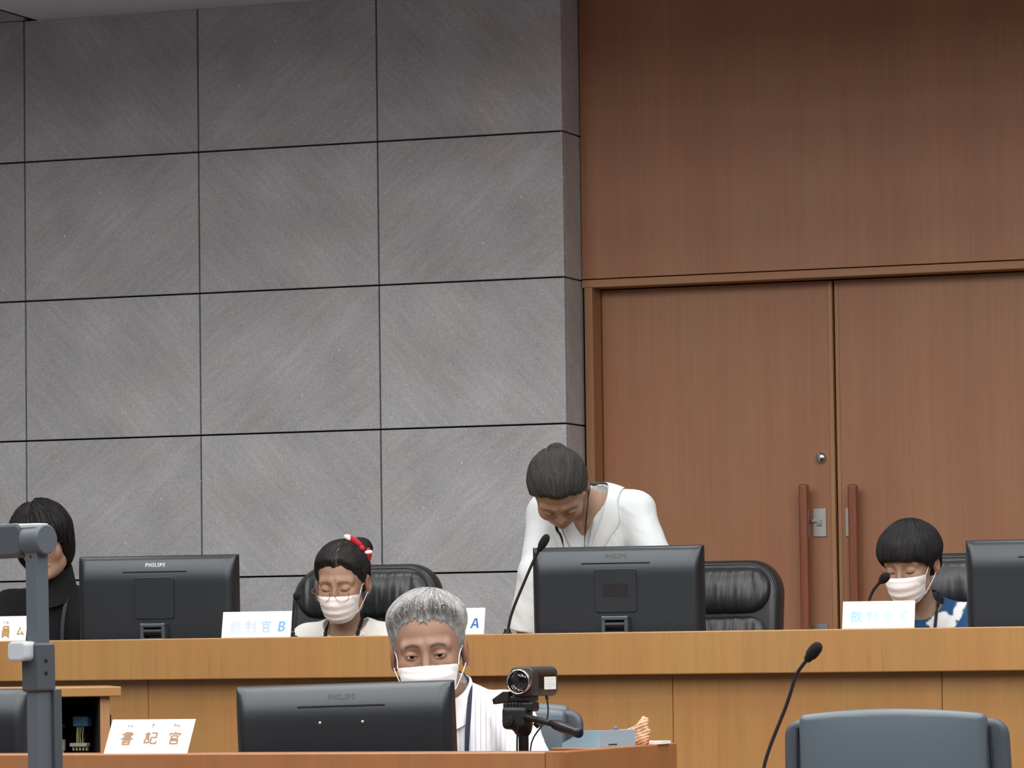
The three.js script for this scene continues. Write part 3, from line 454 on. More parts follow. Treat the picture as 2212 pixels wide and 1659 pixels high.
{
  const q = (px, py, z = BZ - 0.03) => { const p = at(px, py, z); p.y = BT; return p; }, H = (y0, y1, z) => (at(1000, y0, z).y - at(1000, y1, z).y);
  const h = H(1319, 1376, BZ - 0.03) / Math.cos(0.2);
  const judge = (kan, let_, letter, x0) => (c, W, Hh) => { const s = W * 0.17; ['裁', '判', '官'].forEach((g, i) => glyph(c, g, W * (x0 + i * 0.222), Hh * 0.34, s, s * 0.11, kan[i])); c.fillStyle = let_; c.font = 'bold ' + Math.round(s * 1.16) + 'px sans-serif'; c.textBaseline = 'alphabetic'; c.save(); c.transform(1, 0, -0.12, 1, W * 0.80 + Hh * 0.08, 0); c.fillText(letter, 0, Hh * 0.34 + s * 0.94); c.restore(); };
  card('white name card ending in the letter B, left of the girl', q(478, 1376), q(627, 1376), h, 0.2, judge(['#c3d6e8', '#b5cfe8', '#a5c6e6'], '#74aee4', 'B', 0.11));
  card('white name card ending in a blue letter A, half hidden behind the man', q(898, 1372), q(1045, 1370), h, 0.2, judge(['#4b8fd0', '#4b8fd0', '#4b8fd0'], '#1f62b4', 'A', 0.11));
  card('white name card ending in a pale letter C, in front of the boy', q(1819, 1359), q(1975, 1357), h, 0.2, judge(['#9ccbe2', '#add3e6', '#b9d8e8'], '#b9d8e8', 'C', 0.10));
  card('white name card with brown print at the left picture edge', q(-85, 1386), q(55, 1384), h * 0.98, 0.2, (c, W, Hh) => { const s = W * 0.17; ['裁', '判', '員'].forEach((g, i) => glyph(c, g, W * (0.05 + i * 0.225) + W * 0.1, Hh * 0.4, s, s * 0.13, '#a98655')); glyph(c, 'ム', W * 0.84, Hh * 0.42, s * 0.8, s * 0.12, '#a88c60'); glyph(c, 'い', W * 0.63, Hh * 0.17, s * 0.28, s * 0.05, '#8a8a86'); glyph(c, 'ん', W * 0.68, Hh * 0.17, s * 0.28, s * 0.05, '#8a8a86'); });
  const z = KZ - 0.02, a = at(224, 1628, z), b = at(404, 1627, z); a.y = b.y = KT;
  card('white name card with three brown characters on the clerk desk', a, b, H(1552, 1627, z) / Math.cos(0.56), 0.56, (c, W, Hh) => { const s = W * 0.165; ['書', '記', '官'].forEach((g, i) => glyph(c, g, W * (0.15 + i * 0.285), Hh * 0.36, s * 1.02, s * 0.135, '#8a6a50'));
    const kana = [['し', 0.2], ['ょ', 0.235], ['き', 0.49], ['か', 0.755], ['ん', 0.80]]; for (const [g, x] of kana) glyph(c, g, W * x, Hh * 0.13, s * 0.27, s * 0.05, '#4d5254'); });
}

// ---------------------------------------------------------------- document camera on the evidence table, nearest to us
{
  const z = -6.6, q = (px, py) => at(px, py, z), o = q(90, 1659), TY = 0.72;
  const tb = thing('evidence_table', 'wooden table in front of the clerk desk, carrying the document camera', 'table', [o.x - 0.2, 0, z]);
  part('tabletop', metreUV(box(1.2, 0.03, 0.6, 0.003, 0, TY - 0.015, 0), 1), M.deskWood, tb);
  for (const [x, zz] of [[-0.56, -0.26], [0.56, -0.26], [-0.56, 0.26], [0.56, 0.26]]) part('leg', metreUV(box(0.045, TY - 0.03, 0.045, 0.003, x, (TY - 0.03) / 2, zz), 1), M.deskWood, tb);
  const d = thing('document_camera', 'dark grey document camera on a tall square column at the left picture edge', 'document camera', [o.x, TY, z], -19 * D), Y = (py) => q(90, py).y - TY;
  const lean = 0.016, L = (g) => g.applyMatrix4(new THREE.Matrix4().makeRotationZ(lean));
  part('base', extrude(roundRect(0.26, 0.34, 0.03), 0.035, 0.006).rotateX(-Math.PI / 2).translate(-0.02, 0, 0.02), M.docBody, d);
  part('lower_column', L(box(0.032, Y(1490) - 0.02, 0.032, 0.004, 0, 0.02 + (Y(1490) - 0.02) / 2, 0)), M.docBody, d);
  part('rear_rail', L(boxAB([0.012, 0.03, -0.032], [0.024, Y(1489), -0.014], 0.002)), M.docDark, d);
  part('upper_column', L(box(0.0285, Y(1150) - Y(1400), 0.0285, 0.002, 0, (Y(1150) + Y(1400)) / 2, 0)), M.docBody, d);
  part('column_screw', L(cyl(0.002, 0.002, 0.002, 12).rotateX(Math.PI / 2).translate(0, Y(1202), 0.0145)), M.black, d);
  const col = part('collar', L(box(0.043, Y(1389) - Y(1494), 0.043, 0.005, 0, (Y(1389) + Y(1494)) / 2, 0)), M.docDark, d);
  for (const y of [1428, 1455]) part('hole', L(box(0.001, 0.006, 0.007, 0, 0.0216, Y(y), 0.003)), M.black, col);
  part('release_lever', L(extrude(roundRect(0.036, 0.026, 0.006), 0.03, 0.004).translate(-0.012, Y(1406), 0.012)), M.docLight, col, 'pale grey release lever');
  const hy = Y(1166);
  const head = part('arm_joint', [L(cyl(0.0265, 0.0265, 0.04, 40).rotateZ(Math.PI / 2).translate(0.004, hy, 0.0)), L(cyl(0.0265, 0.024, 0.003, 40).rotateZ(-Math.PI / 2).translate(0.0255, hy, 0.0))], M.docBody, d);
  part('joint_cover', L(boxAB([-0.028, hy + 0.02, -0.016], [0.015, hy + 0.0285, 0.018], 0.003)), M.docLight, head);
  part('arm', L(extrude(roundRect(0.2, 0.047, 0.012), 0.045, 0.006).translate(-0.122, hy + 0.001, -0.024)), M.docDark, d);
  part('camera_head', [L(box(0.07, 0.05, 0.075, 0.012, -0.25, hy - 0.008, 0.03)), L(cyl(0.022, 0.025, 0.03, 32).translate(-0.25, hy - 0.045, 0.04))], M.docBody, d);
}
// ---------------------------------------------------------------- camcorder on its small tripod, behind the clerk desk's screen
{
  const z = -8.8, q = (px, py, zz = z) => at(px, py, zz), c = q(1113, 1473, z + 0.03);
  const cam = thing('camcorder', 'small dark camcorder with a chrome lens ring and a white sticker', 'camcorder', [c.x + 0.012, c.y - 0.031, z], -4 * D);
  const bodyShape = roundRect(0.05, 0.058, 0.014);
  const body = part('casing', extrude(bodyShape, 0.135, 0.004).translate(0, 0.031, -0.115), phy({ color: 0x2e2b2a, roughness: 0.42 }), cam);
  part('battery', box(0.038, 0.044, 0.022, 0.005, 0, 0.028, -0.122), M.black, body);
  part('lens_ring', lathe([[0.0225, 0.0], [0.028, 0.0], [0.0285, 0.004], [0.0278, 0.014], [0.026, 0.0155], [0.0245, 0.014], [0.0235, 0.006]], 48).rotateX(Math.PI / 2).translate(-0.002, 0.031, 0.02), M.chrome, cam);
  part('lens_glass', lathe([[0, 0.0075], [0.012, 0.0065], [0.0235, 0.003], [0.024, -0.002]], 40).rotateX(Math.PI / 2).translate(-0.002, 0.031, 0.02), phy({ color: 0x05060a, roughness: 0.05, clearcoat: 1 }), cam);
  part('side_screen', box(0.006, 0.044, 0.098, 0.002, 0.026, 0.031, -0.055), phy({ color: 0x24211f, roughness: 0.38 }), cam);
  const stc = document.createElement('canvas'); stc.width = 128; stc.height = 128; const g2 = stc.getContext('2d'); g2.fillStyle = '#ececea'; g2.fillRect(0, 0, 128, 128); g2.fillStyle = '#9aa0a4'; for (let k = 0; k < 4; k++) g2.fillRect(18, 22 + k * 26, 92 - (k % 2) * 30, 3);
  const stt = new THREE.CanvasTexture(stc); stt.colorSpace = THREE.SRGBColorSpace;
  part('sticker', new THREE.PlaneGeometry(0.064, 0.028).rotateY(Math.PI / 2).translate(0.0294, 0.027, -0.07), std({ map: stt, roughness: 0.6 }), cam, 'white label sticker');
  part('zoom_button', box(0.012, 0.003, 0.016, 0.001, 0.006, 0.061, -0.06), M.black, cam);
  const t = thing('camera_tripod', 'black tripod with a long pan handle carrying the camcorder', 'tripod', [q(1131, 1600, z).x, 0.72, z]), o = t.position, R = (px, py, zz = z) => q(px, py, zz).sub(o);
  const cy = c.y - 0.031 - 0.72, hd = R(1118, 1550);
  part('quick_release_plate', [box(0.064, 0.012, 0.052, 0.003, R(1122, 1510).x, cy - 0.0065, -0.01), extrude(new THREE.Shape([new THREE.Vector2(0, 0), new THREE.Vector2(-0.034, -0.004), new THREE.Vector2(-0.036, 0.004), new THREE.Vector2(-0.012, 0.02), new THREE.Vector2(0, 0.02)]), 0.03, 0.002).translate(R(1104, 1500).x, cy - 0.012, -0.01)], M.black, t);
  const pl = part('tilt_plate', box(0.07, 0.022, 0.05, 0.006, R(1124, 1522).x, cy - 0.024, -0.005), M.black, t);
  for (let k = 0; k < 5; k++) part('grip_rib', box(0.0035, 0.02, 0.004, 0.001, R(1103 + k * 7, 1522).x, cy - 0.024, 0.021), M.soft, pl);
  part('pan_head', [nets((x, y, zz) => smin(rbox(x, y, zz, [hd.x, hd.y, 0], [0.03, 0.026, 0.026], 0.012), cone(x, y, zz, [hd.x + 0.012, hd.y - 0.025, 0], [hd.x + 0.012, hd.y + 0.03, 0], 0.02, 0.012), 0.01), [hd.x - 0.05, hd.y - 0.055, -0.05], [hd.x + 0.055, hd.y + 0.055, 0.05], 0.004)], M.black, t);
  part('tilt_knob', [cyl(0.012, 0.012, 0.012, 24).rotateX(Math.PI / 2).translate(R(1108, 1556).x, R(1108, 1556).y, 0.03), cyl(0.006, 0.006, 0.016, 20).rotateX(Math.PI / 2).translate(R(1108, 1556).x, R(1108, 1556).y, 0.03)], M.soft, t);
  part('lock_knob', rod(R(1157, 1560), R(1165, 1568), 0.008, 0.008), M.black, t);
  const h0 = R(1136, 1549, z + 0.02), h1 = R(1190, 1562, z + 0.09), h2 = R(1252, 1584, z + 0.17);
  const hnd = part('pan_handle', [rod(h0, h1.clone().lerp(h2, 0.1), 0.0075, 0.007)], M.black, t);
  const gr = lathe([[0, 0], [0.007, 0.0], [0.0085, 0.008], [0.0125, 0.024], [0.0125, 0.05], [0.011, 0.075], [0.0115, 0.1], [0.0105, 0.106], [0, 0.107]], 24), dir = h2.clone().sub(h1).normalize();
  gr.scale(1, h2.distanceTo(h1) / 0.107, 1).applyQuaternion(new THREE.Quaternion().setFromUnitVectors(V(0, 1, 0), dir)).translate(h1.x, h1.y, h1.z); part('grip', gr, phy({ color: 0x101116, roughness: 0.3 }), hnd);
  part('centre_column', rod([0, 0.03, 0], [0, hd.y - 0.02, 0], 0.0115), M.blackGloss, t);
  part('leg_collar', rod([0, 0.075, 0], [0, 0.1, 0], 0.02), M.black, t);
  for (let k = 0; k < 3; k++) { const a = k * 2 * Math.PI / 3 + 0.5; part('leg', [rod([Math.cos(a) * 0.015, 0.09, Math.sin(a) * 0.015], [Math.cos(a) * 0.1, 0.006, Math.sin(a) * 0.1], 0.008, 0.006), new THREE.SphereGeometry(0.008, 12, 8).translate(Math.cos(a) * 0.1, 0.008, Math.sin(a) * 0.1)], M.black, t); }
  const P = (px, py, zz) => q(px, py, zz), cable = thing('camera_cable', 'thin black cable hanging from the camcorder down to the desk', 'cable');
  part('cord', tube([P(1181, 1505, z - 0.04), P(1184, 1532, z - 0.04), P(1181, 1555, z - 0.03), P(1168, 1571, z - 0.02), P(1151, 1597, z - 0.01), P(1145, 1630, z), V(P(1145, 1630, z).x - 0.02, 0.724, z - 0.04)], 0.0019, 60, 8), M.soft, cable);
  part('plug', rod(P(1181, 1502, z - 0.04), P(1181.5, 1511, z - 0.04), 0.0034), M.soft, cable);
  const Q = (px, py, zz) => P(px, py, zz).sub(o);
  part('hand_strap', [tube([Q(1119, 1570, z + 0.02), Q(1117, 1600, z + 0.02), Q(1118, 1640, z + 0.012), Q(1122, 1660, z)], 0.0022, 24, 6), rod(Q(1119, 1567, z + 0.022), Q(1119, 1575, z + 0.022), 0.0034)], M.soft, t);
}
// ---------------------------------------------------------------- things on the raised shelf at the right of the clerk desk
{
  const SY = KT - 0.001, p = at(1293, 1618, -8.93);
  const f = thing('file_box', 'blue-grey plastic file box with a slanting side', 'box', [p.x, SY, -8.93], 0 * D), blue = phy({ color: 0x8fb3c8, roughness: 0.4 }), grey = phy({ color: 0x93a6b4, roughness: 0.42 });
  // front-left face looks towards the room, right face looks along the desk
  const e = at(1293, 1578, -8.93).y - SY, LW = 0.105, a = -20 * D;
  const prof = new THREE.Shape([new THREE.Vector2(0, 0), new THREE.Vector2(0, e), new THREE.Vector2(-0.042, e - 0.001), new THREE.Vector2(-0.07, e - 0.014), new THREE.Vector2(-LW, 0.008), new THREE.Vector2(-LW, 0)]);
  const G = (g) => g.rotateY(a);
  part('slanted_side', G(extrude(prof, 0.003, 0.0006).translate(0, 0, -0.003)), blue, f); part('slanted_side', G(extrude(prof, 0.003, 0.0006).translate(0, 0, -0.13)), blue, f);
  const tall = part('end_wall', G(boxAB([-0.003, 0, -0.003], [0.0, e, -0.127], 0.0006)), grey, f); part('floor_panel', G(boxAB([-LW, 0, -0.003], [-0.003, 0.003, -0.127], 0)), blue, f);
  part('label_slot', G(boxAB([-0.0005, 0.004, -0.035], [0.0006, 0.0065, -0.065], 0)), M.soft, tall);
  part('cover_panel', G(boxAB([-0.04, e - 0.006, -0.003], [-0.003, e - 0.003, -0.127], 0)), blue, f);
  const k = at(1330, 1572, -9.0), pg = thing('pen', 'small grey pen end sticking up out of the file box', 'pen', [k.x, SY + 0.004, -9.0]);
  part('barrel', rod([-0.004, 0, 0], [0, k.y - SY - 0.006, 0], 0.0032), M.grey, pg); part('cap', lathe([[0, 0.004], [0.0035, 0.003], [0.0048, -0.001], [0.0035, -0.005], [0, -0.006]], 16).translate(0, k.y - SY - 0.004, 0), M.grey, pg);
  const b = at(1388, 1608, -9.12), bt = at(1395, 1546, -9.12).y - SY, bu = thing('ribbed_bundle', 'peach-coloured ribbed bundle standing behind the blue file box', 'bundle', [b.x, SY, -9.12]);
  const fb = (x, y, z) => { const c = cone(x, y, z, [-0.003, 0.012, 0], [0.004, bt - 0.009, -0.004], 0.0165, 0.008), lump = cone(x, y, z, [-0.03, 0.03, 0.005], [0.0, bt - 0.022, 0], 0.006, 0.01), low = cone(x, y, z, [0.006, 0.008, 0.004], [0.014, 0.03, 0.002], 0.009, 0.007);
    return Math.max(smin(smin(c, lump, 0.012), low, 0.006) + 0.0006 * Math.sin((y * 0.95 - x * 0.35) * 900 + 2 * nz(x * 60, y * 60, z * 60)) + 0.002 * nz(x * 90, y * 50, z * 90), -y); };
  part('bands', nets(fb, [-0.045, -0.004, -0.03], [0.035, bt + 0.01, 0.035], 0.0018, (x, y, z) => { const kk = 0.85 + 0.35 * nz(x * 120, y * 160, z * 120), lo = sst(0.03, 0.005, y) * sst(0, 0.02, x); return [0.66 * kk, lerp(0.39, 0.29, lo) * kk, lerp(0.22, 0.12, lo) * kk]; }), std({ vertexColors: true, roughness: 0.6 }), bu);
  part('red_tip', new THREE.SphereGeometry(0.0026, 14, 10).scale(1.3, 0.7, 1).translate(0.008, bt - 0.001, -0.003), std({ color: 0xb5382c, roughness: 0.5 }), bu);
  const w = at(1432, 1606, -9.22), wp = thing('paper_pad', 'white paper pad lying on the rear corner of the clerk desk', 'paper', [w.x - 0.0, SY, -9.2]);
  part('sheets', box(0.05, 0.006, 0.08, 0.001, -0.012, 0.0031, 0), M.cardWhite, wp); part('cover', box(0.05, 0.001, 0.08, 0, -0.012, 0.0066, 0), M.white, wp);
}

// ---------------------------------------------------------------- people
const euler = (yaw, pitch, roll) => new THREE.Matrix4().makeRotationFromEuler(new THREE.Euler(pitch * D, yaw * D, roll * D, 'YXZ'));
function headShape(o) {   // metres at adult size; origin between the ears at eye height, +z is where the face looks
  const w = o.w ?? 1, ex = 0.031 * w;
  return (x, y, z) => {
    const ax = Math.abs(x);
    let d = ell(x, y, z, [0, 0.036, -0.012], [0.077 * w, 0.086, 0.096]);
    d = smin(d, ell(x, y, z, [0, -0.038, 0.026], [0.063 * w, 0.078, 0.062]), 0.03);
    d = smin(d, cone(ax, y, z, [0, -0.098 + (o.chin ?? 0), 0.068], [0.044 * w, -0.07, 0.012], 0.016, 0.018), 0.03);
    d = smin(d, sph(ax, y, z, [0.036 * w, -0.026, 0.06], 0.028), 0.02);
    d = smin(d, cone(ax, y, z, [0.012, 0.024, 0.082], [0.045 * w, 0.021, 0.066], 0.0105, 0.012), 0.016);
    d = smax(d, -sph(ax, y, z, [ex, 0.001, 0.104], 0.0165), 0.012);
    d = smin(d, cone(x, y, z, [0, 0.01, 0.085], [0, -0.029, 0.102], 0.0068, 0.0105 * (o.nose ?? 1)), 0.013);
    d = smin(d, sph(ax, y, z, [0.0122 * (o.nose ?? 1), -0.034, 0.0925], 0.0078 * (o.nose ?? 1)), 0.008);
    d = smin(d, ell(ax, y, z, [ex, 0, 0.0745], [0.0172, 0.0135, 0.0152]), 0.004);
    if (o.eyes === 'open') { d = smax(d, -ell(ax, y + (ax - ex) * -0.12, z, [ex, -0.0008, 0.093], [0.0142, 0.0031, 0.0125]), 0.0015); d = smin(d, cone(ax, y, z, [ex - 0.012, -0.0135, 0.08], [ex + 0.012, -0.0125, 0.075], 0.004, 0.0035), 0.008); }
    d = smin(d, cone(ax, y, z, [0.0, -0.0635, 0.0865], [0.02, -0.0665, 0.078], 0.0055, 0.003), 0.005); d = smin(d, cone(ax, y, z, [0, -0.0725, 0.0845], [0.016, -0.0695, 0.078], 0.006, 0.0035), 0.004);
    let e = ell(ax, y, z - 0.12 * (y + 0.008), [0.0805 * w, -0.008, -0.016], [0.0105, 0.032, 0.0195]); e = smax(e, -ell(ax, y, z - 0.12 * (y + 0.008), [0.0915 * w, -0.003, -0.012], [0.009, 0.021, 0.012]), 0.004);
    d = smin(d, smin(e, sph(ax, y, z, [0.0785 * w, -0.035, -0.012], 0.0068), 0.006), 0.006);
    return d;
  };
}
const interp = (L, t) => { if (t <= L[0][0]) return L[0][1]; for (let i = 1; i < L.length; i++) if (t <= L[i][0]) { const k = sst(L[i - 1][0], L[i][0], t); return lerp(L[i - 1][1], L[i][1], k); } return L[L.length - 1][1]; };
// gradient-based push of a point to distance d0 from a surface f
function pushTo(f, p, d0, only = false, it = 3) {
  for (let k = 0; k < it; k++) { const e = 0.0012, d = f(p.x, p.y, p.z); if (only && d >= d0) return p;
    const g = V(f(p.x + e, p.y, p.z) - f(p.x - e, p.y, p.z), f(p.x, p.y + e, p.z) - f(p.x, p.y - e, p.z), f(p.x, p.y, p.z + e) - f(p.x, p.y, p.z - e)).normalize(); p.addScaledVector(g, d0 - d); } return p;
}
const norm = (f, p) => { const e = 0.0015; return V(f(p.x + e, p.y, p.z) - f(p.x - e, p.y, p.z), f(p.x, p.y + e, p.z) - f(p.x, p.y - e, p.z), f(p.x, p.y, p.z + e) - f(p.x, p.y, p.z - e)).normalize(); };
function locks(f, n, gen, color) {   // tapered hair locks that follow the surface f
  const pos = [], nor = [], col = [], idx = [];
  for (let q = 0; q < n; q++) {
    const L = gen(q); if (!L) continue; let p = L.p.clone(); pushTo(f, p, 0.0005); const dir = L.dir.clone(), c = color(q, L), m = L.m ?? 6, b = pos.length / 3;
    for (let k = 0; k <= m; k++) {
      const t = k / m, N = norm(f, p), T = dir.clone().addScaledVector(N, -dir.dot(N)).normalize(), S = V().crossVectors(T, N), r = L.r * (1 - t * t * 0.92);
      for (let s = 0; s < 4; s++) { const a = s * Math.PI / 2, v = p.clone().addScaledVector(S, Math.cos(a) * r * 1.7).addScaledVector(N, Math.sin(a) * r * 0.8), nn = S.clone().multiplyScalar(Math.cos(a)).addScaledVector(N, Math.sin(a)); pos.push(v.x, v.y, v.z); nor.push(nn.x, nn.y, nn.z); col.push(...c); }
      p.addScaledVector(T, L.len / m); pushTo(f, p, (L.lift ?? 0.001) * (0.4 + t), false, 2); dir.lerp(T, 0.6); if (L.bend) dir.addScaledVector(L.bend, 1 / m); dir.normalize();
    }
    for (let k = 0; k < m; k++) for (let s = 0; s < 4; s++) { const a = b + k * 4 + s, a2 = b + k * 4 + (s + 1) % 4; idx.push(a, a + 4, a2, a2, a + 4, a2 + 4); }
  }
  const g = new THREE.BufferGeometry(); g.setAttribute('position', new THREE.Float32BufferAttribute(pos, 3)); g.setAttribute('normal', new THREE.Float32BufferAttribute(nor, 3)); g.setAttribute('color', new THREE.Float32BufferAttribute(col, 3)); g.setIndex(idx); return g;
}
const hairMat = phy({ vertexColors: true, roughness: 0.55, specularIntensity: 0.6 }), skinMat = phy({ vertexColors: true, roughness: 0.5, specularIntensity: 0.5 }), maskMat = std({ color: 0xf3f4f6, roughness: 0.85, side: THREE.DoubleSide });
const eyeMat = phy({ vertexColors: true, roughness: 0.12 });
const rampRing = (p, r) => new THREE.TorusGeometry(r, 0.0011, 8, 36).translate(...p);

function person(o) {
  const g = thing('person', o.label, 'person', o.base), B = V(...o.base), H = o.head, s = H.s ?? 1, w = H.w ?? 1;
  const hc = H.c.clone().sub(B), MH4 = new THREE.Matrix4().makeTranslation(hc.x, hc.y, hc.z).multiply(euler(H.yaw, H.pitch, H.roll ?? 0)).multiply(new THREE.Matrix4().makeScale(s, s, s)), MI = MH4.clone().invert(), mi = MI.elements;
  const hq = (x, y, z) => [mi[0] * x + mi[4] * y + mi[8] * z + mi[12], mi[1] * x + mi[5] * y + mi[9] * z + mi[13], mi[2] * x + mi[6] * y + mi[10] * z + mi[14]];
  const hf = headShape(H), c7 = o.c7.clone().sub(B), ts = o.ts ?? 1, TR = euler(...o.torso), TI = TR.clone().invert(), ti = TI.elements;
  const tq = (x, y, z) => { x -= c7.x; y -= c7.y; z -= c7.z; return [(ti[0] * x + ti[4] * y + ti[8] * z) / ts, (ti[1] * x + ti[5] * y + ti[9] * z) / ts, (ti[2] * x + ti[6] * y + ti[10] * z) / ts]; };
  const tw = (x, y, z) => V(x * ts, y * ts, z * ts).applyMatrix4(TR).add(c7), hw = (x, y, z) => V(x, y, z).applyMatrix4(MH4), arr = (v) => [v.x, v.y, v.z];
  const n0 = arr(hw(0, -0.055, -0.026)), n1 = arr(tw(0, -0.025, 0.02));
  const neckR = (o.neck ?? 0.053);
  const skinF = (x, y, z) => { let d = hf(...hq(x, y, z)) * s; d = smin(d, cone(x, y, z, n0, n1, neckR * s * 0.97, neckR * s * 1.06), 0.022);
    const t = tq(x, y, z); let c = ell(...t, [0, -0.13, 0.012], [0.14, 0.115, 0.078]) * ts; c = smin(c, cone(Math.abs(t[0]), t[1], t[2], [0.02, -0.045, 0.0], [0.135, -0.06, -0.005], 0.042, 0.038) * ts, 0.03); c = smin(c, cone(Math.abs(t[0]), t[1], t[2], [0.012, -0.075, 0.075], [0.12, -0.058, 0.03], 0.008, 0.008) * ts, 0.012); return smin(d, c, 0.03); };
  const ex = 0.031 * w, sk = o.skin, hc3 = o.hairColor;
  const skinC = (x, y, z) => {
    const [a, b, c] = hq(x, y, z), ax = Math.abs(a); let k = 1 + 0.07 * nz(a * 40, b * 40, c * 40) + 0.04 * nz(a * 150, b * 150, c * 150), r = [sk[0] * k, sk[1] * k, sk[2] * k];
    const mix = (col, t) => { t = clamp(t, 0, 1); r = r.map((v, i) => lerp(v, col[i], t)); };
    mix([sk[0] * 1.02, sk[1] * 0.78, sk[2] * 0.72], 0.6 * Math.exp(-(((ax - 0.04 * w) / 0.022) ** 2 + ((b + 0.035) / 0.022) ** 2)) * (c > 0 ? 1 : 0) + (ax > 0.078 * w && b > -0.05 ? 0.5 : 0) + 0.5 * Math.exp(-((a / 0.012) ** 2 + ((b + 0.034) / 0.012) ** 2 + ((c - 0.108) / 0.02) ** 2)));
    if (c > 0.035) {
      const u = (ax - (o.browX ?? 0.029) * w) / 0.019, yb = (o.browY ?? 0.0225) - 0.006 * (u - 0.1) ** 2 - 0.002 * u; if (Math.abs(u) < 1.1) mix(o.brow ?? hc3, (o.browK ?? 0.8) * sst(1.1, 0.75, Math.abs(u)) * sst(o.browW ?? 0.005, 0.0016, Math.abs(b - yb)) * (0.9 + 0.15 * nz(a * 300, b * 300, 3)));
      const v = (ax - ex) / 0.0155; if (Math.abs(v) < 1) { if (H.eyes === 'open') { mix([0.03, 0.018, 0.014], 0.9 * sst(0.0016, 0.0006, Math.abs(b - (0.0028 - 0.003 * v * v)))); mix([sk[0] * 0.6, sk[1] * 0.5, sk[2] * 0.45], 0.35 * sst(0.012, 0.006, Math.abs(b + 0.001))); } else { const yl = -0.0045 - 0.0026 * (1 - v * v) + 0.0012 * v; mix([0.02, 0.014, 0.012], 0.92 * sst(0.0019, 0.0007, Math.abs(b - yl))); mix([sk[0] * 0.62, sk[1] * 0.5, sk[2] * 0.45], 0.35 * sst(0.0022, 0.0008, Math.abs(b - 0.0065 + 0.003 * v * v))); } }
      if (ax < 0.022) { const ym = -0.0675; mix(o.lips ?? [0.55, 0.2, 0.17], 0.75 * sst(0.0085, 0.006, Math.abs(b - ym) + ax * 0.22)); mix([0.16, 0.05, 0.045], 0.8 * sst(0.0016, 0.0006, Math.abs(b - ym - 0.0012)) * sst(0.021, 0.018, ax)); }
      if (ax < 0.01 && c > 0.09) mix([0.12, 0.05, 0.04], 0.7 * Math.exp(-(((ax - 0.0065) / 0.003) ** 2 + ((b + 0.0405) / 0.0025) ** 2)));
    }
    return r.map((v) => clamp(v, 0, 1));
  };
  const lo = [hc.x - 0.17 * s, Math.min(hc.y - 0.16 * s, c7.y - 0.19 * ts), Math.min(hc.z - 0.16 * s, c7.z - 0.1)], hi = [hc.x + 0.17 * s, hc.y + 0.16 * s, Math.max(hc.z + 0.16 * s, c7.z + 0.15)];
  lo[0] = Math.min(lo[0], c7.x - 0.17 * ts); hi[0] = Math.max(hi[0], c7.x + 0.17 * ts);
  const skinG = [nets(skinF, lo, hi, 0.0024, skinC)];
  // arms and hands
  const S = [-1, 1].map((k) => tw(k * (o.shoulder ?? 0.155), -0.068, -0.008)), A = o.arms.map((a) => ({ e: a.e.clone().sub(B), w: a.w.clone().sub(B) }));
  A.forEach((a, i) => {
    const side = i ? 1 : -1, fd = a.w.clone().sub(a.e).normalize(), hd = (o.arms[i].hand ?? fd).clone().normalize(), up = V(0, 1, 0).addScaledVector(hd, -hd.y); if (up.length() < 0.3) up.set(0, 0, 1); up.normalize(); const rt = V().crossVectors(hd, up).multiplyScalar(-side), sc = o.handS ?? 1;
    const hm = (l, r, u) => arr(a.w.clone().addScaledVector(hd, l * sc).addScaledVector(rt, r * sc).addScaledVector(up, u * sc)), sg = [];
    [[-0.028, 0.066], [-0.009, 0.074], [0.011, 0.07], [0.029, 0.055]].forEach(([r, len]) => { const a0 = hm(0.082, r, 0), a1 = hm(0.082 + len * 0.45, r * 1.12, -0.004), a2 = hm(0.082 + len * 0.78, r * 1.15, -0.014), a3 = hm(0.082 + len, r * 1.15, -0.025); sg.push([a0, a1, 0.0092, 0.0086], [a1, a2, 0.0086, 0.008], [a2, a3, 0.008, 0.0068]); });
    const th = [[hm(0.028, -0.03, -0.004), hm(0.058, -0.054, -0.012), 0.0125, 0.0105], [hm(0.058, -0.054, -0.012), hm(0.088, -0.062, -0.02), 0.0105, 0.008]];
    const palm = [[hm(0.02, -0.012, 0), hm(0.08, -0.026, 0), 0.016, 0.0125], [hm(0.02, 0.0, 0), hm(0.084, -0.008, 0), 0.017, 0.013], [hm(0.02, 0.01, 0), hm(0.082, 0.012, 0), 0.016, 0.0125], [hm(0.02, 0.014, 0), hm(0.074, 0.028, 0), 0.015, 0.0115]];
    const ee = arr(a.e), ww = arr(a.w), f = (x, y, z) => { let d = cone(x, y, z, ee, ww, 0.04 * ts, 0.026 * ts); for (const p of palm) d = smin(d, cone(x, y, z, p[0], p[1], p[2] * sc, p[3] * sc), 0.014); for (const p of th) d = smin(d, cone(x, y, z, p[0], p[1], p[2] * sc, p[3] * sc), 0.008); let q = 9; for (const p of sg) q = Math.min(q, cone(x, y, z, p[0], p[1], p[2] * sc, p[3] * sc)); return smin(d, q, 0.005); };
    const pts = [ee, ww, hm(0.18, 0, -0.04), hm(0.09, -0.08, 0), hm(0.09, 0.05, 0.02)], l3 = [0, 1, 2].map((k) => Math.min(...pts.map((p) => p[k])) - 0.05), h3 = [0, 1, 2].map((k) => Math.max(...pts.map((p) => p[k])) + 0.05);
    skinG.push(nets(f, l3, h3, 0.0036, (x, y, z) => { const k = 1 + 0.05 * nz(x * 60, y * 60, z * 60); return [sk[0] * k, sk[1] * k, sk[2] * k]; }));
  });
  part('body', skinG, skinMat, g);
